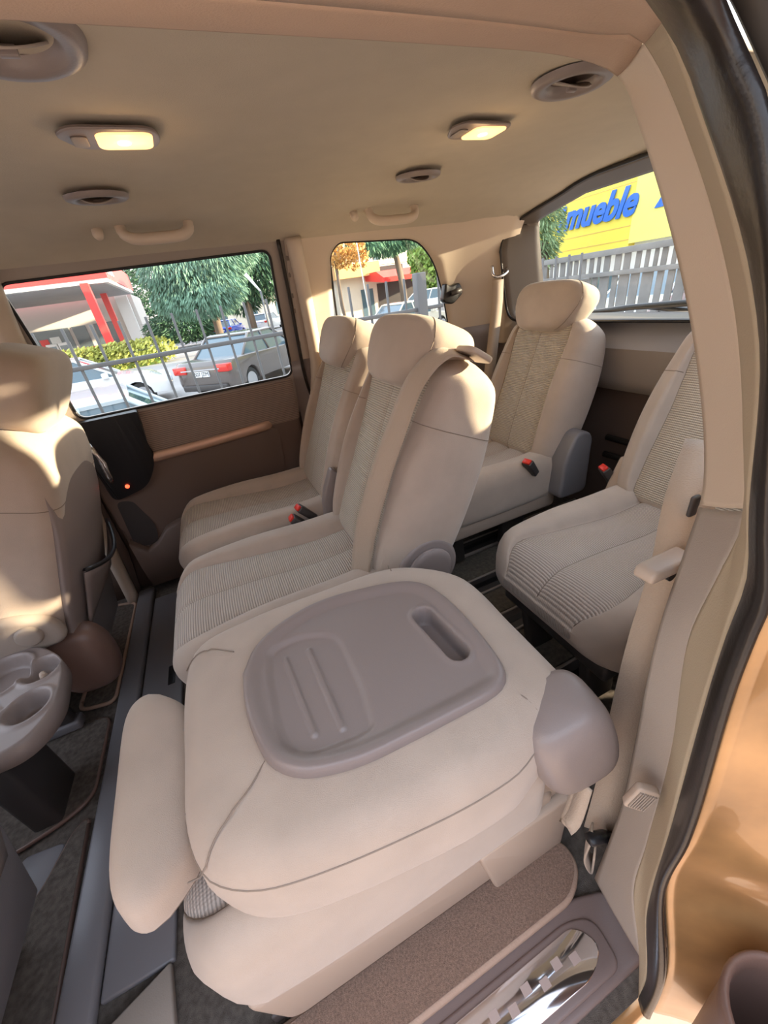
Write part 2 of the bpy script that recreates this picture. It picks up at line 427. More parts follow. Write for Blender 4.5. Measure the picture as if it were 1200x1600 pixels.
# belt integrated in the centre seat
ribbon('seat_belt', [(.05, -.185, .525), (-.004, -.175, .520), (-.046, -.175, .46), (-.058, -.172, .36), (-.060, -.162, .25), (-.052, -.150, .12), (-.03, -.140, .0)], [(.0, 1, .25), (-.1, 1, .25), (-.5, .85, .2), (-.6, .8, .1), (-.6, .8, .05), (-.6, .8, .1), (-.5, .85, .1)], .054, .0015, M['belt'], mid_b)
mbg = MB(); mbg.prism(roundpoly([(-.03, -.04), (.03, -.04), (.035, .03), (-.025, .03)], .02), .012, 'z'); g = mbg.build('belt_guide', M['plastic_lt'], mid_b, bev=.004, seg=3); g.location = (.05, -.185, .527); g.rotation_euler = (0, math.radians(8), 0)
a_ = MB().prism(roundpoly([(-.012, -.05), (.012, -.05), (.014, .02), (-.014, .02)], .01), .006, 'y').build('belt_anchor', M['plastic'], mid, bev=.002); a_.location = (.045, -.175, .40)
recliner(far, -.215, -.02, .06, .30, .53, 'plastic', .032)
buckle(far, -.075, -.195, .41, -40, .15); buckle(far, -.105, -.222, .395, -40, -.1)
# round hinge hub on the centre seat's near side
hb = MB(); hb.disc((.12, -.155, .40), .085, -.065, 40, 'y', r2=.075); hb.disc((.12, -.22, .40), .06, -.014, 40, 'y', r2=.05)
hb.build('hinge_cover', M['plastic'], mid, bev=.012, seg=4)

# rear row ---------------------------------------------------------
r3, r3b = make_seat('rear_row_seat', 'beige rear-row seat with headrest, by the far rear corner under the hanging belt', 'rear row seats', (.94, 1.125, 0), .20, 20, .475, .40, -.44, hv=.42, cush_th=.155, cap=.085, hd=(.15, .15, .12), tp=.76, S=.80)
r3n = copy_tree(r3); r3n.location = (.935, .485, 0); 
for k_ in kids(r3n):
    if k_.name.startswith('backrest'):
        for q_ in kids(k_):
            if q_.name.startswith('headrest'):
                for z_ in kids(q_): bpy.data.objects.remove(z_)
                bpy.data.objects.remove(q_)
r3n['label'] = 'beige rear-row seat nearest the doorway, partly behind the beige pillar, broad ribbed cushion'
MB().prism(roundpoly([(-.38, .19), (.08, .19), (.08, .25), (-.40, .245)], .02), .185, 'y', a0=-.185).build('seat_skirt', M['plastic_lt'], r3, bev=.01, seg=3)
recliner(r3, -.215, .03, .16, .25, .49, 'plastic_bl', .07)
recliner(r3n, .195, .01, .10, .30, .47, 'plastic_lt', .05)
buckle(r3, -.07, -.20, .405, -35, .2); buckle(r3n, .04, .235, .42, -35, -.4)
MB().prism(roundpoly([(-.34, .17), (.06, .17), (.06, .25), (-.37, .24)], .02), -.205, 'y', a0=-.17).build('side_shield', M['dark'], r3n, bev=.008)

# front passenger seat and driver seat -------------------------------
def front_seat(name, label, loc):
    root = empty(name, loc); tag(root, label, 'seat', 'front seats')
    seat_cushion(root, .22, -.46, .06, .40, .15, capr=.07)
    b, hw = seat_backrest(root, .22, .53, 20, .34, 0, th=.15, taper=.78)
    h = headrest(b, hwid=.15, H=.18, th=.13, v0=.515, x=.01)
    for s in (-1, 1): MB().tube([(.06, s * .06, .47), (.06, s * .06, .56)], .006).build('headrest_post', M['chrome'], b, True)
    # moulded back shell
    rows = []
    for i in range(15):
        v = .02 + .42 * i / 14; H = hw(v) - .012; rows.append([(.155 - .02 * (abs(t)**3) - (.03 * max(0, (v - .3) / .14)**2), t * H, v) for t in [-1 + k / 8 for k in range(17)]])
    sh = link('back_shell', gridm(rows), M['plastic'], b); solid(sh, .012, 1)
    # sagging map pocket
    rows = []
    for i in range(9):
        q = i / 8; rows.append([(.168 + .035 * math.sin(PI * k / 12) * q**1.5, -.15 + .30 * k / 12, .04 + .16 * q - .03 * q * math.sin(PI * k / 12)) for k in range(13)])
    pk = link('map_pocket', gridm(rows), M['plastic'], b); solid(pk, .006, 1)
    MB().tube([Vector(p) + Vector((.004, 0, .002)) for p in rows[-1]], .006).build('pocket_rim', M['black'], pk, True)
    # recliner side cover with round knob, rounded hinge boot
    sc = MB().prism(roundpoly([(-.14, .34), (.165, .35), (.16, .42), (.09, .455), (-.14, .44)], .04), -.245, 'y', a0=-.21).build('side_cover', M['trim_low'], root, bev=.014, seg=4)
    MB().disc((.105, -.242, .400), .028, -.012, 32, 'y', r2=.024).build('knob', M['trim_low'], sc, bev=.004)
    rows = []
    for i in range(13):
        ph = -PI / 2 + PI * i / 12; rows.append([(.075 * math.copysign(abs(math.cos(a))**.7, math.cos(a)) * math.cos(ph)**.5, .05 * math.copysign(abs(math.sin(a))**.7, math.sin(a)) * math.cos(ph)**.5, .10 * math.sin(ph)) for a in [2 * PI * k / 24 for k in range(24)]])
    bt = link('hinge_boot', gridm(rows, closeu=True, capends=True), M['brown'], root); bt.location = (.13, -.18, .245)
    for s in (-1, 1):
        MB().box(-.42, .03, s * .17 - .02, s * .17 + .02, .02, .05).build('seat_rail', M['plastic_bl'], root, bev=.006)
        MB().box(-.36, .02, s * .17 - .015, s * .17 + .015, .05, .27).build('riser', M['dark'], root, bev=.006)
    MB().prism([(.14, .335), (.16, .335), (.11, .13), (.085, .13)], .20, 'y', a0=-.17).build('valance', M['plastic_bl'], root, bev=.004)
    return root
fp = front_seat('front_seat', 'tan front passenger seat with grey moulded back and torn map pocket', (-.665, 1.175, 0))
fd = copy_tree(fp); fd.location = (-.675, .34, 0); fd['label'] = 'front driver seat at the lower left edge, only its grey back shows'

# folding tray between the front seats
tray = empty('folding_tray', (-.56, .80, .37)); tag(tray, 'taupe folding tray table with moulded cup wells between the front seats', 'tray table')
def poly_sd(px_, py_, poly):
    d = 1e9; ins = False; n = len(poly)
    for i in range(n):
        x1, y1 = poly[i]; x2, y2 = poly[(i + 1) % n]; ex, ey = x2 - x1, y2 - y1; wx, wy = px_ - x1, py_ - y1
        t = max(0, min(1, (wx * ex + wy * ey) / (ex * ex + ey * ey + 1e-12))); dx, dy = wx - ex * t, wy - ey * t; d = min(d, dx * dx + dy * dy)
        if (y1 > py_) != (y2 > py_) and px_ < (x2 - x1) * (py_ - y1) / (y2 - y1) + x1: ins = not ins
    d = math.sqrt(d); return -d if ins else d
def sst(a, b, x):
    t = max(0, min(1, (x - a) / (b - a))); return t * t * (3 - 2 * t)
def dish(name, outline, hfun, m, parent, thick=.012, nr=46, na=150, edge=.012):
    """solid moulded tray: radial grid with analytic height"""
    cx = sum(p[0] for p in outline) / len(outline); cy = sum(p[1] for p in outline) / len(outline)
    P = [Vector((*p, 0)) for p in outline]; P.append(P[0]); s = [0]
    for a, b in zip(P, P[1:]): s.append(s[-1] + (b - a).length)
    ring = []
    for k in range(na):
        x_ = s[-1] * k / na; j = max(i for i in range(len(s)) if s[i] <= x_); j = min(j, len(P) - 2)
        t = (x_ - s[j]) / max(1e-9, s[j + 1] - s[j]); ring.append(P[j].lerp(P[j + 1], t))
    rows = []
    for i in range(nr + 1):
        q = (i / nr)
        row = []
        for p in ring:
            X = cx + (p.x - cx) * q; Y = cy + (p.y - cy) * q
            row.append((X, Y, hfun(X, Y) - edge * (1 - math.sqrt(max(0, 1 - max(0, (q - .95) / .05)**2)))))
        rows.append(row)
    rows.append([(p.x, p.y, -thick) for p in ring])
    rows.append([(cx + (p.x - cx) * .9, cy + (p.y - cy) * .9, -thick) for p in ring])
    return link(name, gridm(rows, closeu=True), m, parent)
to = roundpoly([(-.12, .16), (.0, .14), (.075, .05), (.095, -.09), (.06, -.16), (-.14, -.16)], .05)
def th_(X, Y):
    h = .0
    for (a, b, r, dp) in ((.035, .035, .036, .03), (.04, -.065, .038, .035), (-.05, .06, .06, .03), (-.06, -.08, .055, .03)):
        d = math.hypot(X - a, Y - b); h -= dp * (1 - sst(r - .012, r, d)); h += .004 * math.exp(-((d - r - .004) / .005)**2)
    return h
dish('tray_top', to, th_, M['plastic'], tray, .04, 50, 140)
MB().tube([(.035, .03, -.03), (.042, .018, .0), (.05, .002, .004)], .006).build('cup_clip', M['plastic_lt'], tray, True)
MB().box(-.13, -.07, -.06, .06, -.37, -.03).build('support_leg', M['dark'], tray, bev=.01)

# ------------------------------------------------------------------ folded seat
fs = empty('folded_seat', (.28, .40, 0)); tag(fs, 'nearest seat folded flat, grey moulded tray on its back facing up', 'seat')
c = seat_cushion(fs, .198, -.535, .0, .350, .175, capr=.07)
MB().prism(roundpoly([(-.47, .04), (.02, .04), (.02, .235), (-.50, .20)], .03), .175, 'y', a0=-.185).build('seat_base', M['plastic_lt'], fs, bev=.012, seg=3)
ps = MB(); ps.prism(roundpoly([(-.12, .03), (.06, .03), (.07, .28), (-.20, .26)], .03), -.155, 'y', a0=-.18); ps.prism(roundpoly([(-.10, .0), (.05, .0), (.055, .20), (-.14, .20)], .02), -.175, 'y', a0=-.195)
ps.build('pedestal', M['plastic_lt'], fs, bev=.008, seg=3)
MB().box(-.50, .10, -.17, -.11, .02, .05).build('slide_rail', M['dark'], fs, bev=.004)
MB().box(-.50, .10, .10, .16, .02, .05).build('slide_rail', M['dark'], fs, bev=.004)
# folded backrest: top face z about .505; own outline measured on that plane
bo = [( .31, .215), (.315, .34), (.315, .47), (.27, .54), (.20, .585), (.05, .60), (-.10, .60), (-.175, .585), (-.195, .52), (-.195, .38), (-.190, .30), (-.165, .245), (-.10, .208), (.05, .182), (.17, .176), (.225, .19)]
bo = [tuple(p) for p in spline([(*p, 0) for p in bo + [bo[0]]], 110)[:-1]]
bo = [(p[0] - .28, p[1] - .40) for p in bo]
cxm, cym = .06 - .28, .39 - .40
rows = []
prof = [(1.0, -.02), (1.0, 0)]  # (inset, z) rounded edge
R_ = .05; TH = .145
def sh(p, d):
    v = Vector((p[0] - cxm, p[1] - cym)); l = v.length; return (cxm + v.x * (l - d) / l, cym + v.y * (l - d) / l)
def ztop(x, y): return .505 + .02 * (x + .28) / .3 * .2 - .05 * max(0, -(x + .28) - .05)
steps = []
for k in range(9):
    a = PI / 2 * k / 8; steps.append((R_ * .85 * (1 - math.sin(a)), -R_ * (1 - math.cos(a))))
to2 = [at(180 + cx_ / 1.538, 860 + cy_ / 1.538, z=.515) for cx_, cy_ in ((305, 300), (335, 235), (400, 175), (490, 125), (600, 93), (690, 77), (745, 83), (800, 118), (870, 190), (930, 270), (942, 310), (918, 346), (800, 412), (700, 463), (600, 510), (500, 538), (430, 540), (370, 512), (335, 455), (310, 375))]
to2 = [(p.x - .28, p.y - .40) for p in to2]
to2 = [tuple(p)[:2] for p in spline([(*p, 0) for p in to2 + [to2[0]]], 90)[:-1]]
def toward(p):
    dx, dy = p[0] - cxm, p[1] - cym; best = 1
    for i in range(len(to2)):
        (x1, y1), (x2, y2) = to2[i], to2[(i + 1) % len(to2)]; ex, ey = x2 - x1, y2 - y1; den = dx * ey - dy * ex
        if abs(den) < 1e-9: continue
        t = ((x1 - cxm) * ey - (y1 - cym) * ex) / den; u = ((x1 - cxm) * dy - (y1 - cym) * dx) / den
        if t > 0 and 0 <= u <= 1: best = t
    return best
for f_, dz in ((.3, -.06), (.90, -.06), (.93, -.05), (.95, .004), (1.02, .005)):
    rows.append([(cxm + (p[0] - cxm) * toward(p) * f_, cym + (p[1] - cym) * toward(p) * f_, ztop(cxm + (p[0] - cxm) * toward(p) * f_, cym + (p[1] - cym) * toward(p) * f_) + dz) for p in bo])
steps_in = []
for d, dz in steps_in: rows.append([(*sh(p, d), ztop(*sh(p, d)) + dz * .6) for p in bo])
for d, dz in steps: rows.append([(*sh(p, d), ztop(*p) + dz) for p in bo])
rows.append([(*sh(p, -.003), ztop(*p) - R_ - .02) for p in bo])
for k in range(7):
    a = PI / 2 * k / 6; d = .03 * (1 - math.cos(a)); rows.append([(*sh(p, d), ztop(*p) - (TH - .03) - .03 * math.sin(a)) for p in bo])
bk = link('backrest', gridm(rows, closeu=True, capends=True), M['fabric'], fs)
sl = [[Vector(q) + Vector((0, 0, .0003)) for q in rows[5 + 7]]]
sl[0].append(sl[0][0])
seamline(sl, bk, .0011)
# piped joins at the corners of the panel
def onback(x, y):
    d = min(math.hypot(x - (p[0]), y - p[1]) for p in bo)
    z = ztop(x, y) + (.0035 if d > R_ else 0)
    if d < R_ * .85: z -= R_ * (1 - math.sqrt(max(0, 1 - ((R_ * .85 - d) / (R_ * .85))**2)))
    return (x, y, z + .0006)
js = []
for pa in ([(-.46, -.155), (-.42, -.13), (-.385, -.108), (-.365, -.088)], [(-.47, .15), (-.43, .145), (-.385, .11)], [(-.075, .192), (-.085, .15)], [(-.055, -.16), (-.044, -.195), (-.058, -.216)]):
    js.append([onback(q.x, q.y) for q in spline([(*p, 0) for p in pa], 14)])
seamline(js, bk, .0011)
vs_ = []
for k in range(len(bo)):
    pass
# tray moulded into the back
rec = [at(180 + a / 1.538, 860 + b / 1.538, z=.51) for a, b in ((365, 300), (368, 240), (440, 205), (515, 198), (545, 215), (600, 330), (628, 430), (590, 455), (470, 500), (415, 490), (390, 440))]
rec = roundpoly([(p.x - .28, p.y - .40) for p in rec], .02)
rib1 = [at(180 + a / 1.538, 860 + b / 1.538, z=.51) - Vector((.28, .40, 0)) for a, b in ((408, 262), (478, 440))]
rib2 = [at(180 + a / 1.538, 860 + b / 1.538, z=.51) - Vector((.28, .40, 0)) for a, b in ((465, 240), (545, 425))]
slt = [at(180 + a / 1.538, 860 + b / 1.538, z=.51) - Vector((.28, .40, 0)) for a, b in ((742, 162), (822, 246))]
def segd(x, y, a, b):
    ex, ey = b.x - a.x, b.y - a.y; t = max(0, min(1, ((x - a.x) * ex + (y - a.y) * ey) / (ex * ex + ey * ey))); return math.hypot(x - a.x - ex * t, y - a.y - ey * t)
mid_in = None
def hf(X, Y):
    h = 0.0
    d0 = poly_sd(X, Y, to2)
    h += .006 - .008 * sst(-.010, -.030, d0) * 1.0
    h -= .007 * sst(.003, -.010, poly_sd(X, Y, rec))
    h += .004 * sst(.006, .002, segd(X, Y, *rib1)) + .004 * sst(.006, .002, segd(X, Y, *rib2))
    h -= .034 * sst(.018, .013, segd(X, Y, *slt)); h += .002 * math.exp(-((segd(X, Y, *slt) - .021) / .004)**2)
    return h
tr = dish('back_tray', to2, hf, M['plastic'], bk, .05, 120, 260, .014); tr.location = (0, 0, .517); tr['label'] = 'grey moulded tray with two ribs and a handle slot'
# headrest stretched out in front
hrf = headrest(fs, hwid=.145, H=.095, th=.10, v0=0, x=0)
hrf.location = (-.512, -.0, .430); hrf.rotation_euler = (math.radians(0), math.radians(-90), 0); hrf.rotation_euler = (0, math.radians(-82), math.radians(3))
r_ = headrest.rows[8]; seamline([[r_[j % 44] for j in range(-9, 10)]], hrf, .0011)
for s in (-.06, .06): MB().tube([(-.49, s - .01, .45), (-.44, s - .01, .455)], .006).build('headrest_post', M['chrome'], fs, True)
# large hinge shroud at its rear near corner
rows = []
for i in range(15):
    ph = -PI / 2 + PI * i / 14; rows.append([(.060 * math.copysign(abs(math.cos(a))**.6, math.cos(a)) * max(0, math.cos(ph))**.35, .05 * math.copysign(abs(math.sin(a))**.6, math.sin(a)) * max(0, math.cos(ph))**.35, .085 * math.copysign(abs(math.sin(ph))**.8, math.sin(ph))) for a in [2 * PI * k / 32 for k in range(32)]])
hs = link('hinge_shroud', gridm(rows, closeu=True, capends=True), M['plastic'], fs); hs.location = (.000, -.195, .425); hs.rotation_euler = (0, math.radians(-18), math.radians(-8))

# ------------------------------------------------------------------ van shell
def fy(z): return sinterp([(0, 1.62), (.55, 1.61), (.72, 1.575), (.95, 1.53), (1.12, 1.47), (1.17, 1.42), (1.2, 1.34)], z)
# floor pan with carpet
fl = MB(); fl.box(-1.5, 1.55, .02, 1.66, -.05, 0); struct(fl.build('floor', M['carpet']))
# ceiling: swept cross profile
cprof = [(.450, 1.168), (.465, 1.182), (.50, 1.199), (.60, 1.210), (.82, 1.215), (1.05, 1.212), (1.16, 1.204), (1.24, 1.188), (1.34, 1.172), (1.42, 1.157), (1.455, 1.144), (1.474, 1.133)]
cp = spline([(0, *p) for p in cprof], 50)
rows = []
for i in range(50):
    x_ = -1.2 + 2.49 * i / 49
    sq = max(0, (x_ - .95) / .45)
    row = []
    for p in cp:
        y_ = p.y; z_ = p.z - .05 * sq**2
        y_ = .82 + (y_ - .82) * (1 - .06 * sq * sq)
        for (gx, gw) in ((-.03, .14), (.64, .14)):      # shallow scoops round the grab handles
            z_ += .012 * math.exp(-((x_ - gx) / gw)**4 - ((p.y - 1.33) / .07)**2)
        row.append((x_, y_, z_))
    rows.append(row)
ce = link('ceiling', gridm(rows), M['headliner']); struct(ce); solid(ce, .004, 1)
for p_ in []: pass

# near roof rail + rear jamb of the doorway, swept as one continuous frame (trim, lip, seal, painted body)
def curve(plist, n): return spline(plist, n)
TOPX = [-1.3, -.6, 0.0, .30]
A = [(x_, .447, 1.163) for x_ in TOPX] + [(.44, .447, 1.160), at(965, 108, y=.44), at(1000, 180, y=.38), at(1065, 400, y=.30), at(1100, 600, y=.24), at(1106, 760, y=.20), at(1080, 850, y=.185), at(1030, 1000, y=.17), at(996, 1161, y=.15), at(974, 1262, y=.14), at(932, 1372, y=.137)]
B = [(-1.3, .375, 1.148), (-.6, .375, 1.148), (0, .375, 1.148), (.28, .375, 1.147), (.40, .37, 1.142), at(1008, 52, y=.355), at(1087, 219, y=.30), at(1150, 437, y=.22), at(1178, 656, x=.385), at(1172, 810, x=.37), at(1130, 900, x=.36), at(1082, 1000, x=.36), at(1056, 1169, x=.345), at(1015, 1319, x=.33), at(994, 1394, x=.32), at(1007, 1500, x=.31)]
Cc = [(-1.3, .23, 1.13), (-.6, .23, 1.13), (-.1, .23, 1.13), (.14, .23, 1.128), (.25, .232, 1.11), at(1045, 5, x=.31), at(1112, 187, x=.325), at(1170, 375, x=.33), at(1200, 562, x=.325), (.322, .118, .80), at(1175, 900, x=.318), at(1139, 1000, x=.313), at(1109, 1094, x=.31), at(1041, 1337, x=.30), at(1015, 1427, x=.298), at(1015, 1525, x=.296), at(1002, 1560, x=.295)]
D = [(-1.3, .185, 1.12), (-.6, .185, 1.12), (-.1, .185, 1.12), (.10, .185, 1.118), (.21, .186, 1.10), at(1118, 5, x=.285), at(1171, 117, x=.295), at(1199, 192, x=.30), (.305, .135, .93), (.302, .10, .80), at(1200, 935, x=.298), at(1174, 1000, x=.292), at(1139, 1094, x=.29), at(1075, 1311, x=.28), at(1034, 1394, x=.278), at(1036, 1525, x=.276), at(1011, 1592, x=.275)]
n = 150
def resample_by(crv, n):
    return spline(crv, n)
cA, cB, cC, cD = [resample_by(c_, n) for c_ in (A, B, Cc, D)]
def loft_strip(name, c0, c1, m, i0=0, i1=None, bulge=.0, k=8, parent=None, bdir=(-.6, -.6, 0)):
    i1 = i1 or n; rows = []
    for i in range(i0, i1):
        rows.append([c0[i].lerp(c1[i], j / k) + Vector(bdir) * bulge * math.sin(PI * j / k) for j in range(k + 1)])
    o = link(name, gridm(rows), m, parent); solid(o, .006, 0); return o
# split the trim where it meets the header (top), pillar (middle), lower quarter trim
iT = min(range(n), key=lambda i: (cA[i] - Vector(at(965, 108, y=.44))).length)
iL = min(range(n), key=lambda i: (cB[i] - Vector(at(1172, 810, x=.37))).length)
iL2 = min(range(n), key=lambda i: (cA[i] - Vector(at(1103, 778, y=.20))).length)
def split_strip(name, c0, c1, m, f0, f1, g0, g1, k=10, bulge=.003, bdir=(-.6, -.6, 0)):
    """strip between fractional index ranges f (on c0) and g (on c1)"""
    N = 90; rows = []
    def smp(c_, q):
        i = min(n - 2, int(q)); return c_[i].lerp(c_[i + 1], q - i)
    for i in range(N + 1):
        a = smp(c0, f0 + (f1 - f0) * i / N); b = smp(c1, g0 + (g1 - g0) * i / N)
        rows.append([a.lerp(b, j / k) + Vector(bdir) * bulge * math.sin(PI * j / k) for j in range(k + 1)])
    o = link(name, gridm(rows), m); solid(o, .008, 0); return o
iTB = min(range(n), key=lambda i: (cB[i] - Vector(at(1008, 52, y=.355))).length)
struct(split_strip('trim_1', cA, cB, M['headrail'], 0, iT - .15, 0, iTB - .15, bdir=(0, 0, -1)))
struct(split_strip('trim_2', cA, cB, M['trim'], iT, iL2, iTB, iL))
struct(split_strip('trim_3', cA, cB, M['trim_low'], iL2 + .15, n - 1.01, iL + .15, n - 1.01))
iC = min(range(n), key=lambda i: (cC[i] - Vector(at(1045, 5, x=.31))).length)
struct(split_strip('trim_4', cB, cC, M['lip'], iTB, n - 1.01, iC, n - 1.01, bulge=-.006))
struct(split_strip('trim_16', cB, cC, M['headrail'], 0, iTB, 0, iC, bulge=-.004))
# rubber seal
sm = [cC[i].lerp(cD[i], .5) for i in range(n)]
rows = []
for i in range(n):
    a = cC[i]; b = cD[i]; mid_ = (a + b) / 2; wv = (b - a); t = (sm[min(i + 1, n - 1)] - sm[max(i - 1, 0)]).normalized()
    h = wv.length * .52; wn = wv.normalized(); up_ = t.cross(wn).normalized()
    rows.append([mid_ + wn * h * math.cos(2 * PI * k / 14) + up_ * max(.006, h * .32) * math.sin(2 * PI * k / 14) * (1 + .25 * math.cos(4 * PI * k / 14)) for k in range(14)])
sl_ = link('trim_5', gridm(rows, closeu=True, capends=True), M['rubber']); struct(sl_)
# painted body jamb outside the seal
cE = []; cG = []
for i, p in enumerate(cD):
    q = p.z
    cE.append(Vector((p.x + .025, p.y - .035, p.z + (.03 if q > 1 else 0)))); cG.append(Vector((max(p.x + .10, p.x + .05), p.y - .13 - (.0), p.z + (.06 if q > 1 else 0))))
i_sw = min(range(n), key=lambda i: abs(cD[i].z - .86) + (0 if cD[i].x > .2 else 9))
rows = []
for i in range(i_sw, n):
    a, b, g_ = cD[i], cE[i], cG[i]
    ww = .006 * math.sin(a.z * 40)
    rows.append([a + Vector((.012, .004, 0)), a + Vector((.03, -.006, 0)), b + Vector((.035 + ww, -.0, 0)), b.lerp(g_, .35) + Vector((.04 + ww, 0, 0)), b.lerp(g_, .7) + Vector((.03, 0, 0)), g_, g_ + Vector((.02, -.03, 0))])
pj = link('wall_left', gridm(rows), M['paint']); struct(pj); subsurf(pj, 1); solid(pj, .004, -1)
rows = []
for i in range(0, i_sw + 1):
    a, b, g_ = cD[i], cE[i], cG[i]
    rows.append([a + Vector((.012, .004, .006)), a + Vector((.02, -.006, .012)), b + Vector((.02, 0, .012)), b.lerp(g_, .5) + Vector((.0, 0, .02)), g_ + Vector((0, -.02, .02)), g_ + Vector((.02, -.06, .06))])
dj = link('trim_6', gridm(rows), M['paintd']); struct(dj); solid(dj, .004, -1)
# front part of the near side, the firewall and windscreen base (shade the front seats)
o = MB().box(-1.6, -.74, .02, .06, -.02, .74).build('wall_left_front', M['wall']); struct(o)
o = MB().prism([(-.80, .0), (-.70, .0), (-.66, .8), (-.62, 1.15), (-.72, 1.15), (-.76, .8)], .10, 'y', a0=.03).build('trim_15', M['trim'], None, bev=.01); struct(o)
o = MB().box(-1.66, -1.6, .02, 1.62, -.02, .72).build('wall_front', M['wall']); struct(o)
ow = MB().box(-14, 11, -7.2, -7, GZ, GZ + 5.2).build('wall_added_blocker', mat('added_wall_terracotta', (.46, .30, .23), .9, var=.1, vscale=1)); struct(ow)  # added wall behind the camera, unseen: cuts low sky light, bounces warm glow
gp = MB().box(-90, 90, -30, 1.5, GZ, GZ + .01).build('paving', mat('paving', (.62, .47, .36), .9, bump=.4, bscale=60, var=.1, vscale=2)); struct(gp)
# inner near side wall behind the jamb and the near quarter window opening
def near_y(z): return 1.64 - fy(z)
rows = []
for i in range(9):
    z_ = -.02 + .76 * i / 8; rows.append([(x_, near_y(z_) + .02, z_) for x_ in (.36, .6, .9, 1.2, 1.45)])
wl = link('wall_near', gridm(rows), M['wall']); struct(wl); solid(wl, .01, 0)
qn = roundpoly([(.56, .80), (1.0, .80), (.90, 1.09), (.56, 1.11)], .04, 8)
def frame_loft(name, hole, outer, yf, m, rings=6, parent=None, closed=True):
    """wall panel between a hole outline and an outer outline (matched by angle)"""
    cx = sum(p[0] for p in hole) / len(hole); cz = sum(p[1] for p in hole) / len(hole)
    out = []
    for p in hole:
        dx, dz = p[0] - cx, p[1] - cz; best = None
        for i in range(len(outer)):
            (x1, z1), (x2, z2) = outer[i], outer[(i + 1) % len(outer)]
            ex, ez = x2 - x1, z2 - z1; den = dx * ez - dz * ex
            if abs(den) < 1e-9: continue
            t = ((x1 - cx) * ez - (z1 - cz) * ex) / den; s = ((x1 - cx) * dz - (z1 - cz) * dx) / den
            if t > 0 and -1e-6 <= s <= 1 + 1e-6: best = t if best is None else min(best, t)
        out.append((cx + dx * best, cz + dz * best))
    rows = [[(p[0] + (q[0] - p[0]) * k / rings, p[1] + (q[1] - p[1]) * k / rings) for p, q in zip(hole, out)] for k in range(rings + 1)]
    R3 = [[yf(a, b) for a, b in r] for r in rows]
    return link(name, gridm(R3, closeu=True), m, parent)
def densify(poly, step=.03):
    out = []
    for i in range(len(poly)):
        a = Vector(poly[i]); b = Vector(poly[(i + 1) % len(poly)]); k = max(1, int((b - a).length / step))
        for j in range(k): out.append(tuple(a.lerp(b, j / k)))
    return out
def cornered(hole, outer):
    return densify(hole)
wq = frame_loft('wall_near_upper', densify(qn), [(.44, .73), (1.40, .73), (1.30, 1.15), (.44, 1.15)], lambda a, b: (a, near_y(b) + .02, b), M['trim']); struct(wq); solid(wq, .01, 0)
gq = MB().prism(qn, 1, 'y'); gm = [(p[0], near_y(p[1]) + .012, p[1]) for p in qn]
gq = link('window_4', fromdata(gm, [tuple(range(len(gm)))]), M['glass'], smooth=False); struct(gq)

# far wall: sliding door ------------------------------------------------
door = empty('door_1', (0, 1.6, 0)); struct(door)
def P_(o, parent): o.parent = parent; o.matrix_parent_inverse = Matrix.Translation(-Vector(parent.location)); return o
W1 = roundpoly([(-.44, .735, .03), (.285, .735, .035), (.285, 1.128, .03), (-.435, 1.118, .03)], .03, 8)
def fyp(d=0): return lambda a, b: (a, fy(b) + d, b)
up = frame_loft('window_surround', densify(W1), [(-.50, .585), (.33, .585), (.345, 1.16), (-.47, 1.16)], fyp(0), M['trim_low']); P_(up, door); solid(up, .02, 1)
# upholstered band under the window
def wall_patch(name, poly, m, parent, d=0, nx=24, th=.012, bev=.004):
    """panel with outline poly (x,z) following the wall"""
    mb = bmesh.new(); pts = densify(poly, .02)
    vsx = [mb.verts.new((a, fy(b) - d, b)) for a, b in pts]; mb.faces.new(vsx)
    bmesh.ops.triangulate(mb, faces=mb.faces)
    me = bpy.data.meshes.new(name); mb.to_mesh(me); mb.free()
    o = link(name, me, m, None, False); P_(o, parent); solid(o, th, 0); return o
wall_patch('fabric_band', roundpoly([(-.31, .565), (.275, .565), (.275, .728), (-.28, .728)], .012), M['wallfab'], door, .006)
wall_patch('lower_panel', roundpoly([(-.50, .02), (.26, .02), (.27, .575), (-.50, .575)], .015), M['wall'], door, .004)
wall_patch('armrest_panel', roundpoly([(-.50, .30), (.08, .30, .02), (.165, .36, .08), (.18, .56, .04), (-.50, .545)], .02), M['wall'], door, .012)
# accent strip: half round bar with a curved end
stp = [(-.33, fy(.56) - .02, .553), (-.1, fy(.56) - .022, .558), (.10, fy(.56) - .020, .566), (.145, fy(.56) - .014, .567), (.16, fy(.55) + .004, .566)]
o = MB().tube(spline(stp, 24), .010, 10, ry=.019).build('accent_strip', M['accent'], None, True); P_(o, door); o['label'] = 'champagne coloured trim strip'
# black handle bezel with inner cup, chrome handle, red lock light
bz = roundpoly([(-.47, .43, .03), (-.345, .455, .05), (-.295, .53, .03), (-.265, .732, .01), (-.47, .732, .01)], .02)
wall_patch('handle_bezel', bz, M['black'], door, .022, th=.02)
wall_patch('handle_cup', roundpoly([(-.43, .49, .03), (-.345, .505, .04), (-.315, .55, .03), (-.305, .67, .03), (-.42, .67, .03)], .02), M['dark'], door, .034, th=.003)
o = MB().tube([(-.432, 1.51, .665), (-.424, 1.498, .645), (-.418, 1.494, .60), (-.420, 1.496, .55), (-.426, 1.505, .53)], [.006, .009, .010, .009, .006], 12, ry=.011).build('door_handle', M['chrome'], None, True); P_(o, door)
o = MB().disc((-.405, 1.575, .478), .007, -.004, 16, 'y').build('lock_light', mat('lock_light', (.8, .05, .02), .3, emit=(1, .08, .03), estr=2), None, True); P_(o, door)
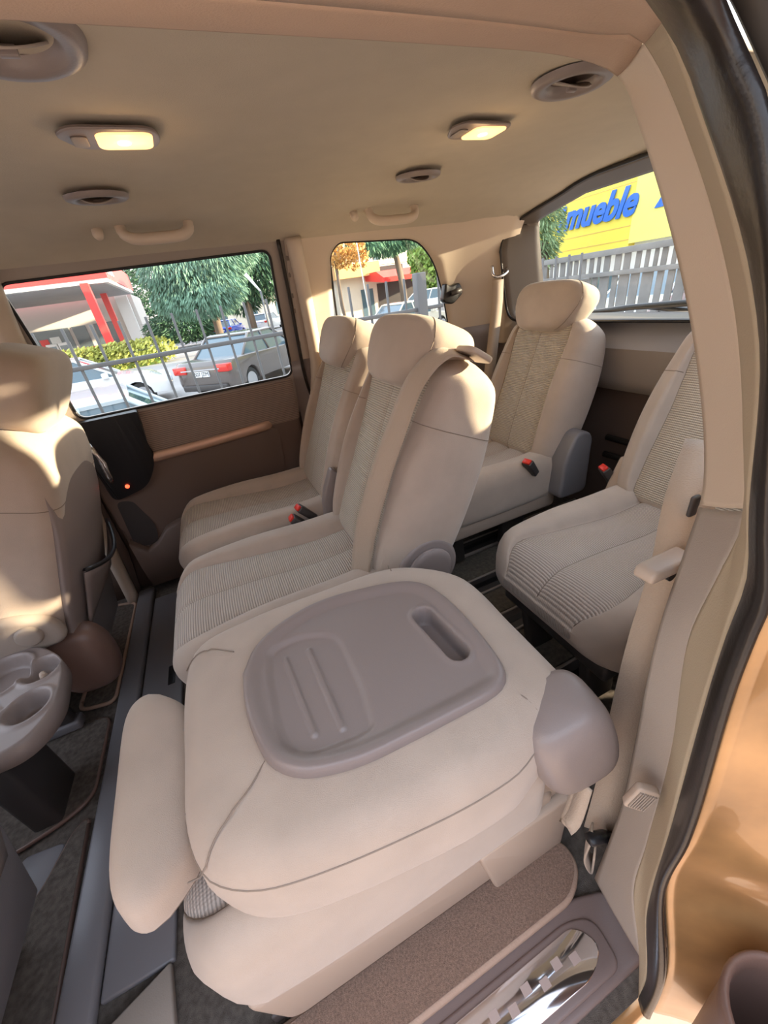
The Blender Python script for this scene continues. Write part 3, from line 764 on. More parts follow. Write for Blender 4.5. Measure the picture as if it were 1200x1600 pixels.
# door pocket with scooped recess
o = wall_patch('bottle_recess', roundpoly([(-.485, .22, .05), (-.40, .21, .05), (-.385, .30, .03), (-.42, .42, .05), (-.47, .43, .03)], .04), M['dark'], door, .018, th=.003)
pkt = []
for i in range(17):
    q = i / 16; x_ = -.49 + .74 * q
    zt = sinterp([(-.49, .26), (-.45, .205), (-.40, .225), (-.36, .27), (-.28, .29), (.1, .30), (.25, .28)], x_)
    pkt.append([(x_, fy(zt) - .012, zt), (x_, fy(zt) - .05, zt), (x_, fy(zt) - .058, zt - .008), (x_, fy(.15) - .06, .15), (x_, fy(.05) - .045, .04), (x_, fy(.04), .03)])
o = link('door_pocket', gridm(pkt), M['wall']); P_(o, door)
g1 = link('window_1', fromdata([(a, fy(b) + .012, b) for a, b in W1], [tuple(range(len(W1)))]), M['glass'], smooth=False); struct(g1)
def gasket(name, poly, yf, r, m, parent=None):
    pts = [Vector(yf(a, b)) for a, b in densify(poly, .03)]; pts.append(pts[0]); o = MB().tube(pts, r, 8).build(name, m, None, True)
    if parent: P_(o, parent)
    return o
gasket('window_gasket', W1, fyp(.002), .0045, M['black'], door)

# pillars between far windows, far wall lower and rear
W2 = roundpoly([(.475, .80, .02), (.985, .80, .03), (.965, .88, .03), (.945, .94, .05), (.90, 1.04, .05), (.815, 1.115, .05), (.515, 1.128, .03), (.485, 1.10, .03)], .04, 6)
wr = frame_loft('wall_right', densify(W2), [(.335, .62), (1.24, .62), (1.24, 1.185), (.335, 1.16)], lambda a, b: (a, fy(b) - .012 * 0 - max(0, a - 1.0) * .22, b), M['trim'], 8)
struct(wr); solid(wr, .014, 1)
rows = [[(x_, fy(z_) - .002 - max(0, x_ - 1.0) * .22, z_) for x_ in (.285, .5, .8, 1.0, 1.1, 1.25, 1.45)] for z_ in (-.02, .2, .4, .6, .74, .785)]
wl2 = link('wall_right_lower', gridm(rows), M['plastic']); struct(wl2); solid(wl2, .012, 1)
g2 = link('window_2', fromdata([(a, fy(b) + .012, b) for a, b in W2], [tuple(range(len(W2)))]), M['glass'], smooth=False); struct(g2)
struct(gasket('trim_7', W2[6:], lambda a, b: (a, fy(b) + .004, b), .004, M['black']))
# door seal beside the far door (vertical rounded black/taupe lip)
o = MB().tube(spline([(.315, fy(1.15) - .0, 1.15), (.325, fy(1.0) - .01, 1.0), (.325, fy(.8) - .012, .80), (.33, 1.575, .70), (.34, 1.585, .62), (.31, 1.60, .50), (.28, 1.60, .30), (.27, 1.60, .05)], 40), .006, 8).build('trim_8', M['rubber'], None, True); struct(o)
o = MB().tube(spline([(.36, fy(1.15) - .01, 1.15), (.375, fy(1.0) - .02, 1.0), (.38, fy(.8) - .02, .78), (.37, 1.57, .68), (.345, 1.58, .58), (.32, 1.59, .42), (.30, 1.59, .2)], 40), .024, 12, ry=.03).build('trim_9', M['trim'], None, True); struct(o)
rows = [[(x_, fy(z_) + .03, z_) for x_ in (-1.4, -.5, .3, 1.0, 1.5)] for z_ in (-.02, .3, .55, .7)]
o = link('wall_right_outer', gridm(rows), M['wall']); struct(o); solid(o, .01, 1)
# window latch
lt = empty('window_latch', (.965, 1.50, .93)); tag(lt, 'black pop-out latch on the rear edge of the far quarter window', 'latch')
MB().prism(roundpoly([(-.045, -.03), (.0, -.045), (.05, -.01), (.035, .03), (-.01, .02), (-.03, .035)], .015), .02, 'y', a0=-.012).build('latch_body', M['black'], lt, bev=.005)
MB().tube([(-.01, -.018, -.005), (.03, -.022, .002)], .010).build('latch_arm', M['dark'], lt, True)

# B pillar beyond far front (left of door window) and front far side
o = MB().tube(spline([(-.44, fy(1.15) - .01, 1.16), (-.475, fy(1.0) - .02, 1.0), (-.50, fy(.8) - .02, .80), (-.52, 1.57, .60), (-.56, 1.58, .3), (-.58, 1.58, 0)], 30), .032, 12, ry=.022).build('trim_10', M['trim'], None, True); struct(o)
o = MB().tube(spline([(-.49, fy(1.15), 1.16), (-.53, fy(1.0) - .005, 1.0), (-.56, fy(.8) - .005, .80), (-.58, 1.58, .60)], 30), .012, 10).build('trim_11', M['rubber'], None, True); struct(o)
W5 = roundpoly([(-1.25, .72), (-.62, .72), (-.60, 1.12), (-1.1, 1.12)], .03)
o = frame_loft('wall_right_front', densify(W5), [(-1.4, -.02), (-.53, -.02), (-.50, 1.16), (-1.3, 1.16)], fyp(.0), M['wall'], 6); struct(o); solid(o, .014, 1)
o = link('window_5', fromdata([(a, fy(b) + .012, b) for a, b in W5], [tuple(range(len(W5)))]), M['glass'], smooth=False); struct(o)

# rear wall with window ---------------------------------------------
def rx(z): return 1.375 - (z - .78) * .20
def ceil_z(x_, y_):
    sq = max(0, (x_ - .95) / .45); yy = .82 + (y_ - .82) / (1 - .06 * sq * sq)
    return interp([(p.y, p.z) for p in cp], yy if yy > .6 else .8) - .05 * sq**2
def rearf(d=0): return lambda a, b: (rx(b) + d, a, b)
W3 = roundpoly([(.27, .79, .06), (1.41, .79, .06), (1.41, 1.16, .06), (.29, 1.16, .05)], .05, 8)
Wd = densify(W3, .04)
# deep moulded reveal from the trim edge to the glass
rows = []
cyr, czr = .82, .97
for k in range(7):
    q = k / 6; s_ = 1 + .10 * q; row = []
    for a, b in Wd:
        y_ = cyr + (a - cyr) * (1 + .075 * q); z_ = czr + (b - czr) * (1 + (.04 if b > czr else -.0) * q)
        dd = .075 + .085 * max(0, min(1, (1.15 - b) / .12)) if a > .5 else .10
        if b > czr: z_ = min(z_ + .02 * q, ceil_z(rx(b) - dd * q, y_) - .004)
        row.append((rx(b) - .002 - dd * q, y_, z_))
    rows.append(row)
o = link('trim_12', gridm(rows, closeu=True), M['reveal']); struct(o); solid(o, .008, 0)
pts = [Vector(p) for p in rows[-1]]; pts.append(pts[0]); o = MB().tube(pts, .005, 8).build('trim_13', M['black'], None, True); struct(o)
outer_ring = [Vector(p) for p in rows[-1]]
g3 = link('window_3', fromdata([(rx(b) + .004, a, b) for a, b in W3], [tuple(range(len(W3)))]), M['glass'], smooth=False); struct(g3)
# filler between reveal and walls
rows = []
for k in range(5):
    q = k / 4; rows.append([(p.x + .03 * q, .82 + (p.y - .82) * (1 + .10 * q), p.z + (.02 * q if p.z > .97 else 0)) for p in outer_ring])
o = link('wall_rear_upper', gridm(rows, closeu=True), M['trim']); struct(o)
o = MB().box(1.20, 1.375, 1.47, 1.53, .70, 1.17).build('wall_rear_corner', M['trim'], None, bev=.01); struct(o)
# tailgate lower panel
tgp = [(1.335, .787), (1.32, .786), (1.295, .772), (1.27, .74), (1.25, .70), (1.265, .60), (1.275, .56), (1.33, .545), (1.355, .30), (1.365, .0)]
rows = [[(a + .0, y_, b) for y_ in (.10, .5, .9, 1.3, 1.55)] for a, b in tgp[:4]]
o = link('wall_rear_ledge', gridm([[(a, y_, b) for y_ in (.10, .5, .9, 1.3, 1.55)] for a, b in tgp[:5]]), M['ledge']); struct(o)
o = link('wall_rear', gridm([[(a, y_, b) for y_ in (.10, .5, .9, 1.3, 1.55)] for a, b in tgp[4:8]]), M['trim_low']); struct(o)
o = link('wall_rear_lower', gridm([[(a, y_, b) for y_ in (.10, .5, .9, 1.3, 1.55)] for a, b in tgp[7:]]), M['wall']); struct(o)
for i, z_ in enumerate((.29, .36)):
    mb = MB().tube([(1.33, .55, z_), (1.33, 1.0, z_)], .012, 8); tag(mb.build('storage_net_rail', M['dark'], None, True), 'dark horizontal bar low on the tailgate, %s of the pair' % ('lower' if i == 0 else 'upper'), 'rail', 'tailgate bars')

# rear wiper outside the glass
wp = empty('rear_wiper', (1.41, 1.0, .80)); tag(wp, 'black rear wiper lying along the bottom of the tailgate window', 'wiper')
MB().tube([(0, .27, -.015), (0, .05, .004), (0, -.35, .02)], .010, 8).build('wiper_blade', M['black'], wp, True)
MB().tube([(.01, .0, .004), (.02, -.2, -.02)], .009, 8).build('wiper_arm', M['black'], wp, True)

# floor details ------------------------------------------------------
def strip(name, x0, x1, y0, y1, z0, z1, m, label, cat, group=None, bev=.003):
    o = MB().box(x0, x1, y0, y1, z0, z1).build(name, m, None, bev=bev); return tag(o, label, cat, group)
strip('floor_cover_strip', -.555, -.495, .24, 1.60, .0, .026, M['plastic_bl'], 'long blue-grey plastic strip across the floor in front of the middle row', 'floor trim', bev=.008)
fb = empty('floor_box_cover', (-.43, .9, 0)); tag(fb, 'dark rectangular plastic cover sunk beside the blue-grey floor strip', 'floor cover')
MB().box(-.062, .055, -.52, .62, .0, .014).build('cover_panel', M['plastic_bl'], fb, bev=.004)
MB().box(.012, .034, .12, .20, .010, .0155).build('grip_hole', M['black'], fb, bev=.004)
MB().prism([(-.062, -.66), (.02, -.66), (.06, -.60), (.05, -.52), (-.062, -.56)], .018).build('end_cap', M['trim_low'], fb, bev=.004)
for i, (y_, lb) in enumerate(((1.10, 'by the far rear seat'), (.885, 'between the rear seats, farther one'), (.70, 'between the rear seats, nearer one'), (.46, 'under the nearest rear seat'))):
    t = empty('seat_rail', (.95, y_, 0)); tag(t, 'slotted metal floor rail ' + lb, 'seat rail', 'rear floor rails')
    MB().box(-.55, .45, -.034, .034, 0, .010).build('rail_cover', M['dark'], t, bev=.003)
    for s in (-.037, .037): MB().box(-.55, .45, s - .004, s + .004, 0, .013).build('rail_lip', M['trim_low'], t, bev=.002)
    MB().box(-.55, .45, -.010, .010, .009, .012).build('rail_slot', M['black'], t)
for (y0, y1, lb) in ((.93, 1.05, 'strip between the far pair of floor rails'), (.745, .84, 'strip between the two centre floor rails'), (.505, .655, 'strip in front of the nearest rear seat')):
    strip('carpet_strip', .38, 1.38, y0, y1, 0, .010, M['carpet_lt'], 'olive-grey carpet ' + lb, 'carpet', 'rear carpet strips')
# front foot mats
def floor_mat(name, poly, label, z=.008):
    r = empty(name, (0, 0, 0)); tag(r, label, 'floor mat')
    pl = roundpoly(poly, .03)
    o = link('mat_carpet', fromdata([(a, b, z) for a, b in pl], [tuple(range(len(pl)))]), M['carpet'], r, False); solid(o, .006, -1)
    MB().tube([(a, b, z) for a, b in pl] + [(*pl[0], z)], .006, 6).build('mat_edge', M['binding'] if 'rear' in label else M['brown'], r, True)
    return r
floor_mat('floor_mat', [(-.67, 1.07), (-.57, 1.05), (-.565, 1.55), (-.66, 1.58)], 'dark carpet mat behind the front passenger seat, tan rear edging')
floor_mat('floor_mat', [(-1.0, 1.02), (-.575, 1.0), (-.575, .77), (-.63, .74), (-.72, .72), (-1.0, .72)], 'dark carpet mat across the middle of the front floor')
floor_mat('floor_mat', [(-.575, .72), (-.60, .70), (-.64, .60), (-.70, .56), (-.72, .20), (-.56, .20)], 'dark carpet mat by the doorway behind the driver seat')
o = MB().prism(roundpoly([(-.72, .58), (-.64, .60), (-.61, .69), (-.70, .70)], .02), .01).build('floor_bracket', M['plastic_bl'], None, bev=.004); tag(o, 'small dark plastic bracket showing between the front mats', 'bracket')
# entry mat, sill and scuff plate
em = empty('entry_mat', (.0, .18, .0)); tag(em, 'long narrow brown carpet mat with bound edge along the doorway', 'floor mat')
pl = roundpoly([(-.50, .04), (-.50, -.037), (.285, -.037, .03), (.325, -.01, .03), (.325, .025, .03), (.295, .04, .02)], .02, 8)
o = link('mat_carpet', fromdata([(a, b, .016) for a, b in pl], [tuple(range(len(pl)))]), M['mat'], em, False); solid(o, .012, -1)
MB().tube([(a, b, .016) for a, b in pl] + [(*pl[0], .016)], .0075, 8).build('mat_edge', M['binding'], em, True)
sill = empty('door_sill', (0, .08, 0)); tag(sill, 'dark purplish-brown plastic step sill of the open doorway', 'sill')
sp = [(-1.2, -.04), (.333, -.04), (.345, .045), (.29, .062), (-1.2, .062)]
MB().prism(roundpoly(sp, .012), .012, a0=-.03).build('sill_panel', M['sill'], sill, bev=.006, seg=3)
MB().prism(roundpoly([(-.60, -.03), (.295, -.030, .02), (.30, .030, .03), (.255, .045, .02), (-.60, .045)], .02), .016, a0=.0).build('raised_border', M['sill'], sill, bev=.004)
sp2 = roundpoly([(-.45, -.016), (.245, -.020, .03), (.285, .0, .03), (.262, .036, .02), (-.45, .032)], .02)
pm = MB().prism(sp2, .0185, a0=.0).build('scuff_plate', M['plate'], sill, bev=.0015); pm['label'] = 'polished metal scuff plate with a row of square marks'
mk = mat('plate_mark', (.42, .33, .30), .4)
for k in range(12):
    xq = .235 - .030 * k
    MB().box(xq - .0075, xq + .0075, .003 + (.006 if k % 2 else -.002), .015 + (.006 if k % 2 else -.002), .018, .0189).build('square_mark', mk, pm)
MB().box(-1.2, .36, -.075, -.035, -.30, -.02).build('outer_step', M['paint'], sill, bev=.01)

# ------------------------------------------------------------------ belts on the body
bt = empty('seat_belt', (.43, .20, .5)); tag(bt, 'tan seat belt running down the near pillar to a floor anchor by the entry mat', 'seat belt')
pts = [at(1108, 690, y=.27), at(1075, 790, y=.235), at(1055, 885, y=.215), at(1015, 1010, y=.200), at(985, 1120, y=.19), at(962, 1220, y=.175), at(938, 1300, y=.165)]
o = ribbon('webbing', pts, [(.5, -.85, 0), (.5, -.85, 0), (.5, -.85, 0), (.5, -.85, 0), (.55, -.8, 0), (.6, -.8, 0), (.7, -.7, 0)], .050, .002, M['belt']); P_(o, bt)
o = ribbon('lower_loop', [at(905, 1230, y=.17), at(893, 1270, y=.165), at(885, 1292, y=.16), at(897, 1280, y=.158), at(915, 1225, y=.165)], (.0, 1, .2), .02, .002, M['belt'], n=24); P_(o, bt)
o = ribbon('anchor_loop', [at(925, 1300, y=.16), at(915, 1330, y=.16), at(925, 1350, y=.155), at(930, 1325, y=.15)], (.7, .5, .0), .03, .003, M['belt'], n=20); P_(o, bt)
o = MB().tube([at(920, 1312, y=.155), at(945, 1306, y=.15), at(966, 1312, y=.148)], .010, 8, ry=.006).build('belt_stop', M['black'], None, True); P_(o, bt)
bs = empty('belt_tongue', at(1035, 885, y=.205)); tag(bs, 'tan plastic belt tongue threaded on the near seat belt', 'belt tongue')
MB().prism(roundpoly([(-.035, -.006), (.04, -.010), (.04, .008), (-.03, .010)], .008), .012, 'y', a0=-.012).build('tongue_body', M['plastic_lt'], bs, bev=.004, seg=3)
MB().disc((.02, .005, -.022), .007, -.008, 14, 'y').build('belt_button', M['black'], bs)
bh = MB().prism(roundpoly([(-.007, -.014), (.007, -.014), (.007, .014), (-.007, .014)], .004), .006, 'y').build('buckle_slot', M['dark'], None, bev=.003); bh.location = at(1088, 792, y=.222); tag(bh, 'small dark belt slot with metal teeth set in the near trim behind the belt', 'belt slot')
fbq = empty('hanging_belt', (1.09, 1.44, .9)); tag(fbq, 'beige seat belt hanging from the far rear pillar behind the headrest seat', 'seat belt')
pts = [at(778, 437, y=1.43), at(777, 470, y=1.425), at(772, 520, y=1.42), at(765, 580, y=1.40), at(757, 640, y=1.38), at(750, 700, y=1.36)]
o = ribbon('webbing', pts, (.95, -.3, 0), .046, .002, M['belt']); P_(o, fbq)
q_ = at(778, 430, y=1.445)
o = MB().tube(spline([q_ + Vector((-.03, 0, .035)), q_ + Vector((-.03, -.012, .0)), q_ + Vector((.0, -.02, -.004)), q_ + Vector((.035, -.015, .008)), q_ + Vector((.04, 0, .02))], 16), .006, 8).build('belt_guide', M['chrome'], None, True); P_(o, fbq)
# speaker grille / vent in the near lower trim
vt = empty('trim_vent', at(1001, 1246, y=.112)); vt.rotation_euler = (0, math.radians(12), math.radians(-40)); tag(vt, 'small beige slotted vent low on the near pillar trim', 'vent')
MB().prism(rrect(-.012, .012, -.024, .024, .005), .006, 'y', a0=-.004).build('vent_frame', M['plastic_lt'], vt, bev=.002)
mb = MB()
for k in range(7): mb.box(-.0085 + .0027 * k, -.0072 + .0027 * k, -.006, -.0035, -.018, .018)
mb.build('vent_slats', M['trim_low'], vt)

# ------------------------------------------------------------------ ceiling fittings
def lampfit(name, loc, rz, label):
    r = empty(name, loc, rz); tag(r, label, 'ceiling lamp', 'courtesy lamps')
    out = roundpoly([(-.075, -.015, .02), (-.055, -.042, .02), (.05, -.038, .02), (.06, .0, .02), (.05, .038, .02), (-.05, .036, .02)], .02, 8)
    MB().prism(out, .0, 'z', a0=-.005).build('bezel', M['plastic'], r, bev=.005, seg=3)
    ln = MB().prism(rrect(-.026, .047, -.030, .030, .014), -.003, 'z', a0=-.0075).build('lens', M['lens'], r, bev=.004, seg=3); ln['label'] = 'lit warm yellow lens'
    MB().disc((.008, 0, -.0078), .009, -.001, 20).build('bulb_glow', M['bulb'], ln)
    MB().prism(rrect(-.056, -.036, -.018, .018, .006), -.004, 'z', a0=-.008).build('switch', M['trim_low'], r, bev=.003)
    L_ = bpy.data.lights.new('lamp_light', 'POINT'); L_.energy = .05; L_.color = (1, .6, .28); L_.shadow_soft_size = .02
    lo = bpy.data.objects.new('lamp_light', L_); COL.objects.link(lo); lo.parent = r; lo.location = (.01, 0, -.04)
    return r
lampfit('ceiling_lamp', (-.018, .815, 1.208), math.radians(2), 'lit courtesy lamp in the ceiling at upper left, rocker switch on its left')
lampfit('ceiling_lamp', (.600, .815, 1.208), math.radians(2), 'lit courtesy lamp in the ceiling toward the rear window')
def ventfit(loc, label, sx=1, sy=1, ry=0, open_=False):
    r = empty('air_vent', loc); tag(r, label, 'air vent', 'ceiling air vents'); r.rotation_euler = (math.radians(ry), 0, 0)
    def el(a, b, k=40): return [(a * sx * math.cos(2 * PI * i / k), b * sy * math.sin(2 * PI * i / k)) for i in range(k)]
    rows = []
    for a, b, z_ in ((.058, .050, .0), (.056, .048, -.006), (.050, .043, -.009), (.040, .034, -.008), (.036, .031, -.002), (.034, .029, .004)):
        rows.append([(x_, y_, z_) for x_, y_ in el(a, b)])
    link('vent_ring', gridm(rows, closeu=True), M['plastic'], r)
    MB().prism(el(.034, .029), .006, 'z', a0=.003).build('vent_cavity', M['wall'], r)
    rows = []
    for i in range(9):
        q = -1 + 2 * i / 8; h = math.sqrt(max(.02, 1 - q * q)); rows.append([(q * .030 * sx, -.024 * sy * h + .048 * sy * h * k / 8, -.004 - .004 * (1 - q * q)) for k in range(9)])
    lv = link('vent_flap', gridm(rows), M['trim_low'], r); solid(lv, .002); lv.rotation_euler = (math.radians(22), 0, 0)
    MB().box(-.008, .008, -.003, .003, -.014, -.006).build('vent_tab', M['plastic'], r, bev=.001)
    return r
ventfit((-.095, 1.10, 1.205), 'small oval air vent above the far door, left of the pair', 1, 1, 3)
ventfit((.615, 1.083, 1.205), 'small oval air vent in the ceiling toward the far quarter window', 1, 1, 3)
ventfit((-.075, .585, 1.208), 'large oval air vent cut by the upper left corner', 1.15, 1.35, 0)
ventfit((.635, .630, 1.208), 'large oval air vent beside the near beige pillar', 1.1, 1.1, 0)
def grab(loc, label, hl):
    r = empty('grab_handle', loc); tag(r, label, 'grab handle', 'ceiling grab handles'); r.rotation_euler = (math.radians(-12), 0, 0)
    MB().tube(spline([(-.078, .0, .0), (-.074, -.006, -.022), (-.055, -.012, -.035), (0, -.014, -.038), (.055, -.012, -.035), (.074, -.006, -.022), (.078, .0, .0)], 30), .0125, 10).build('handle_bar', M['trim'], r, True)
    for s in (-1, 1): MB().box(s * .078 - .012, s * .078 + .012, -.012, .012, -.006, .006).build('handle_mount', M['trim'], r, bev=.004)
    h = MB().tube(spline([(0, 0, .0), (0, -.010, -.014), (0, -.014, -.024)], 10), [.012] * 7 + [.011, .009, .006], 10).build('coat_hook', M['trim'], None, True); h.location = Vector(loc) + Vector((-.128, 0, -.002)); tag(h, hl, 'coat hook', 'coat hooks')
grab((-.012, 1.30, 1.190), 'beige grab handle on the ceiling edge above the far door window', 'beige coat hook left of the handle above the door window')
grab((.655, 1.33, 1.185), 'beige grab handle on the ceiling edge above the quarter window', 'beige coat hook left of the handle above the quarter window')
# small belt cap on far pillar
o = wall_patch('pillar_cap', rrect(.385, .455, .72, .93, .02), M['trim'], door, .03, th=.006)
o.parent = None; o.matrix_parent_inverse = Matrix.Identity(4); struct(o); o.name = 'trim_14'

# slid-back near door: its front edge pocket and striker
db = empty('sliding_door', (.33, -.10, .2)); tag(db, 'edge of the slid-open near door with a brown cup-shaped pocket, lower right corner', 'car door')
rows = []; c0 = Vector((.295, -.058, .335))
for (r_, z_, xr) in ((.0, -.24, 0), (.026, -.24, 0), (.034, -.20, 0), (.046, -.03, 0), (.050, .0, 0), (.048, .006, 0), (.043, .002, 0), (.040, -.02, 0), (.03, -.19, 0), (0, -.19, 0)):
    rows.append([(c0.x + r_ * 1.1 * math.cos(a), c0.y + r_ * math.sin(a), c0.z + z_) for a in [2 * PI * k / 32 for k in range(32)]])
o = link('door_pocket', gridm(rows, closeu=True), M['brown']); P_(o, db)
o = MB().box(.285, .32, -.21, -.09, .12, .26).build('pocket_bracket', M['brown'], None, bev=.01); P_(o, db)
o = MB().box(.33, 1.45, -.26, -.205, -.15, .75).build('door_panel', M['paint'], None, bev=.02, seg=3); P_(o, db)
stk = empty('door_striker', at(1148, 1190, x=.345)); tag(stk, 'rusty door striker bolt on the painted jamb', 'striker')
MB().disc((-.004, 0, 0), .012, .02, 16, 'x').build('bolt', M['brown'], stk, bev=.002)
MB().tube([(-.004, 0, .004), (-.014, .004, .016), (-.004, .012, .030)], .004).build('hook', M['brown'], stk, True)

# ------------------------------------------------------------------ outside
M['asphalt'] = mat('asphalt', (.36, .35, .34), .9, bump=.4, bscale=40, var=.12, vscale=.6)
M['alu'] = mat('galvanised', (.13, .135, .14), .5)
M['tyre'] = mat('tyre', (.02, .02, .02), .8)
M['cglass'] = mat('car_glass', (.10, .16, .20), .06, coat=.5)
M['wheel'] = mat('alloy', (.5, .5, .52), .3, metal=.8)
M['tail'] = mat('tail_light', (.65, .03, .02), .2, coat=.5)
M['head'] = mat('head_light', (.8, .85, .9), .15)
M['num'] = mat('number_plate', (.85, .87, .9), .4)
gr = MB().box(-90, 90, -30, 160, GZ - .2, GZ).build('ground', M['asphalt']); struct(gr)
def paint(name, c_): return mat(name, c_, .25, coat=.8, metal=.15)
def car(label, loc, heading, col, Lc=4.4, W=1.78, Hh=1.45, suv=False, plate=None, group='parked cars'):
    r = empty('car', loc, heading); tag(r, label, 'car', group)
    belt = Hh * .62; h0 = .22
    pm_ = paint('car_paint', col)
    # body profile (x along, front = +x)
    hf = Lc / 2
    prof = [(-hf, .45), (-hf + .03, belt - .06), (-hf + .12, belt + .04), (-hf + (.25 if suv else .75), belt + .05), (hf - 1.25, belt), (hf - .45, belt - .12), (hf - .08, belt - .30), (hf, .48), (hf - .08, .26)]
    for wx in (hf - .85, -hf + .80):
        arc = [(wx + .37 * math.cos(a), .30 + .37 * math.sin(a)) for a in [PI * k / 8 for k in range(9)]]
        prof += [(max(-hf + .05, min(hf - .05, a)), b if b > .25 else .24) for a, b in arc]
    prof += [(-hf + .06, .26)]
    rows = []
    for s in (-1, -.97, -.86, -.5, 0, .5, .86, .97, 1):
        ins = {1: .05, .97: .015, .86: 0, .5: 0, 0: 0}[abs(s)]
        rows.append([(a * (1 - ins / hf * 2) * (1 - .03 * abs(s)**4), s * W / 2 * (1 - .04 * max(0, (b - .7))), b - ins * (.4 if b > .5 else 0)) for a, b in prof])
    me = gridm(rows, closeu=True, capends=True); body = link('body', me, pm_, r, False); bevel(body, .05, 3, 25); body.data.polygons.foreach_set('use_smooth', [True] * len(body.data.polygons))
    # greenhouse
    bx0, bx1 = (-hf + .12, hf - 1.25) if suv else (-hf + .72, hf - 1.25); tx0, tx1 = (-hf + .45, hf - 2.0) if suv else (-hf + 1.35, hf - 2.05)
    g_ = []
    for q in (0, .5, 1): 
        k_ = W / 2 * (.90 - .14 * q); z_ = belt - .02 + (Hh - .05 - belt) * q; a0 = bx0 + (tx0 - bx0) * q; a1 = bx1 + (tx1 - bx1) * q
        g_.append([(a0, -k_, z_), (a0, k_, z_), (a1, k_, z_), (a1, -k_, z_)])
    link('windows', gridm(g_, closeu=True, capends=True), M['cglass'], r, False)
    rf = []
    for q, z_ in ((1.0, Hh - .075), (1.0, Hh - .04), (.88, Hh - .005), (.5, Hh)):
        k_ = W / 2 * .775 * q; cx_ = (tx0 + tx1) / 2; hx = (tx1 - tx0) / 2 * (1.06 if q == 1 else q); rf.append([(cx_ - hx, -k_, z_), (cx_ - hx, k_, z_), (cx_ + hx, k_, z_), (cx_ + hx, -k_, z_)])
    link('roof', gridm(rf, closeu=True, capends=True), pm_, r, False)
    for s in (-1, 1):
        for (b_, t_) in ((bx0, tx0), (bx1, tx1), ((bx0 + bx1) / 2, (tx0 + tx1) / 2)):
            MB().tube([(b_, s * W / 2 * .905, belt - .02), (t_, s * W / 2 * .77, Hh - .05)], .035, 6).build('window_pillar', pm_, r, True)
        MB().box(bx1 - .35, bx1 - .2, s * W / 2 * .95, s * (W / 2 + .16), belt - .02, belt + .12).build('mirror', pm_, r, bev=.03)
        MB().box(-hf - .01, -hf + .22, s * W / 2 * .98 - s * .42 * (1 if not suv else .6), s * W / 2 * .985, belt - .22, belt - .03).build('tail_light', M['tail'], r, bev=.03)
        MB().box(hf - .35, hf - .03, s * W / 2 * .97 - s * .35, s * W / 2 * .975, belt - .36, belt - .20).build('head_light', M['head'], r, bev=.03)
        for wx in (hf - .85, -hf + .80):
            wv = MB().disc((wx, s * (W / 2 - .02), .31), .31, -s * .2, 28, 'y').build('wheel', M['tyre'], r, bev=.02)
            MB().disc((wx, s * (W / 2 - .005), .31), .20, -s * .03, 20, 'y', r2=.19).build('rim', M['wheel'], wv)
    MB().box(-hf - .02, -hf + .02, -.26, .26, belt - .30, belt - .17).build('number_plate', M['num'], r)
    MB().box(-hf - .015, -hf + .03, -.62, .62, belt - .15, belt - .12).build('trim_strip', M['chrome'], r)
    MB().box(-hf - .03, -hf + .1, -W / 2 * .8, W / 2 * .8, .25, .40).build('bumper', M['dark'], r, bev=.03)
    if plate:
        cu = bpy.data.curves.new('t', 'FONT'); cu.body = plate; cu.size = .13; cu.align_x = 'CENTER'; cu.align_y = 'CENTER'; cu.extrude = .002
        t = bpy.data.objects.new('t', cu); COL.objects.link(t); dg = bpy.context.evaluated_depsgraph_get(); me = bpy.data.meshes.new_from_object(t.evaluated_get(dg)); bpy.data.objects.remove(t)
        o = link('plate_text', me, M['black'], r, False); o.location = (-hf - .024, 0, belt - .235); o.rotation_euler = (PI / 2, 0, -PI / 2)
    return r
R45 = math.radians(47)
car('grey-brown sedan with red tail lights seen from behind, just past the fence', (1.30, 12.9, GZ), R45, (.13, .11, .10), 4.5, 1.8, 1.44, plate='8507 JZM')
car('white sedan seen from the side through the left of the fence', (-3.3, 13.2, GZ), .12, (.85, .87, .88), 4.5, 1.8, 1.43)
car('light blue-white car closest to the fence, roof and dark side windows showing', (-1.75, 5.3, GZ - .1), PI + .15, (.55, .66, .72), 4.3, 1.75, 1.42)
car('bright blue car parked far off under the trees', (2.95, 43, GZ - .05), 1.15, (.03, .10, .65), 4.2, 1.8, 1.55, True, group=None)
car('white estate car parked beside the blue one', (6.9, 45, GZ - .05), 1.0, (.9, .92, .93), 4.5, 1.85, 1.6, True, group=None)
car('dark blue car at the right edge of the door window', (9.6, 41, GZ - .1), -2.3, (.06, .10, .22), 4.4, 1.8, 1.5, group=None)
car('white pick-up style car seen through the quarter window behind the fence post', (14.6, 26.5, GZ), 2.6, (.9, .92, .93), 4.6, 1.85, 1.6, True, group=None)
car('dark car at the right of the quarter window', (20.0, 27.5, GZ), 2.9, (.04, .045, .06), 4.5, 1.8, 1.5, group=None)
car('pale beige car low at the left of the quarter window', (8.9, 17.5, GZ - .1), .3, (.8, .74, .62), 4.4, 1.8, 1.45, group=None)

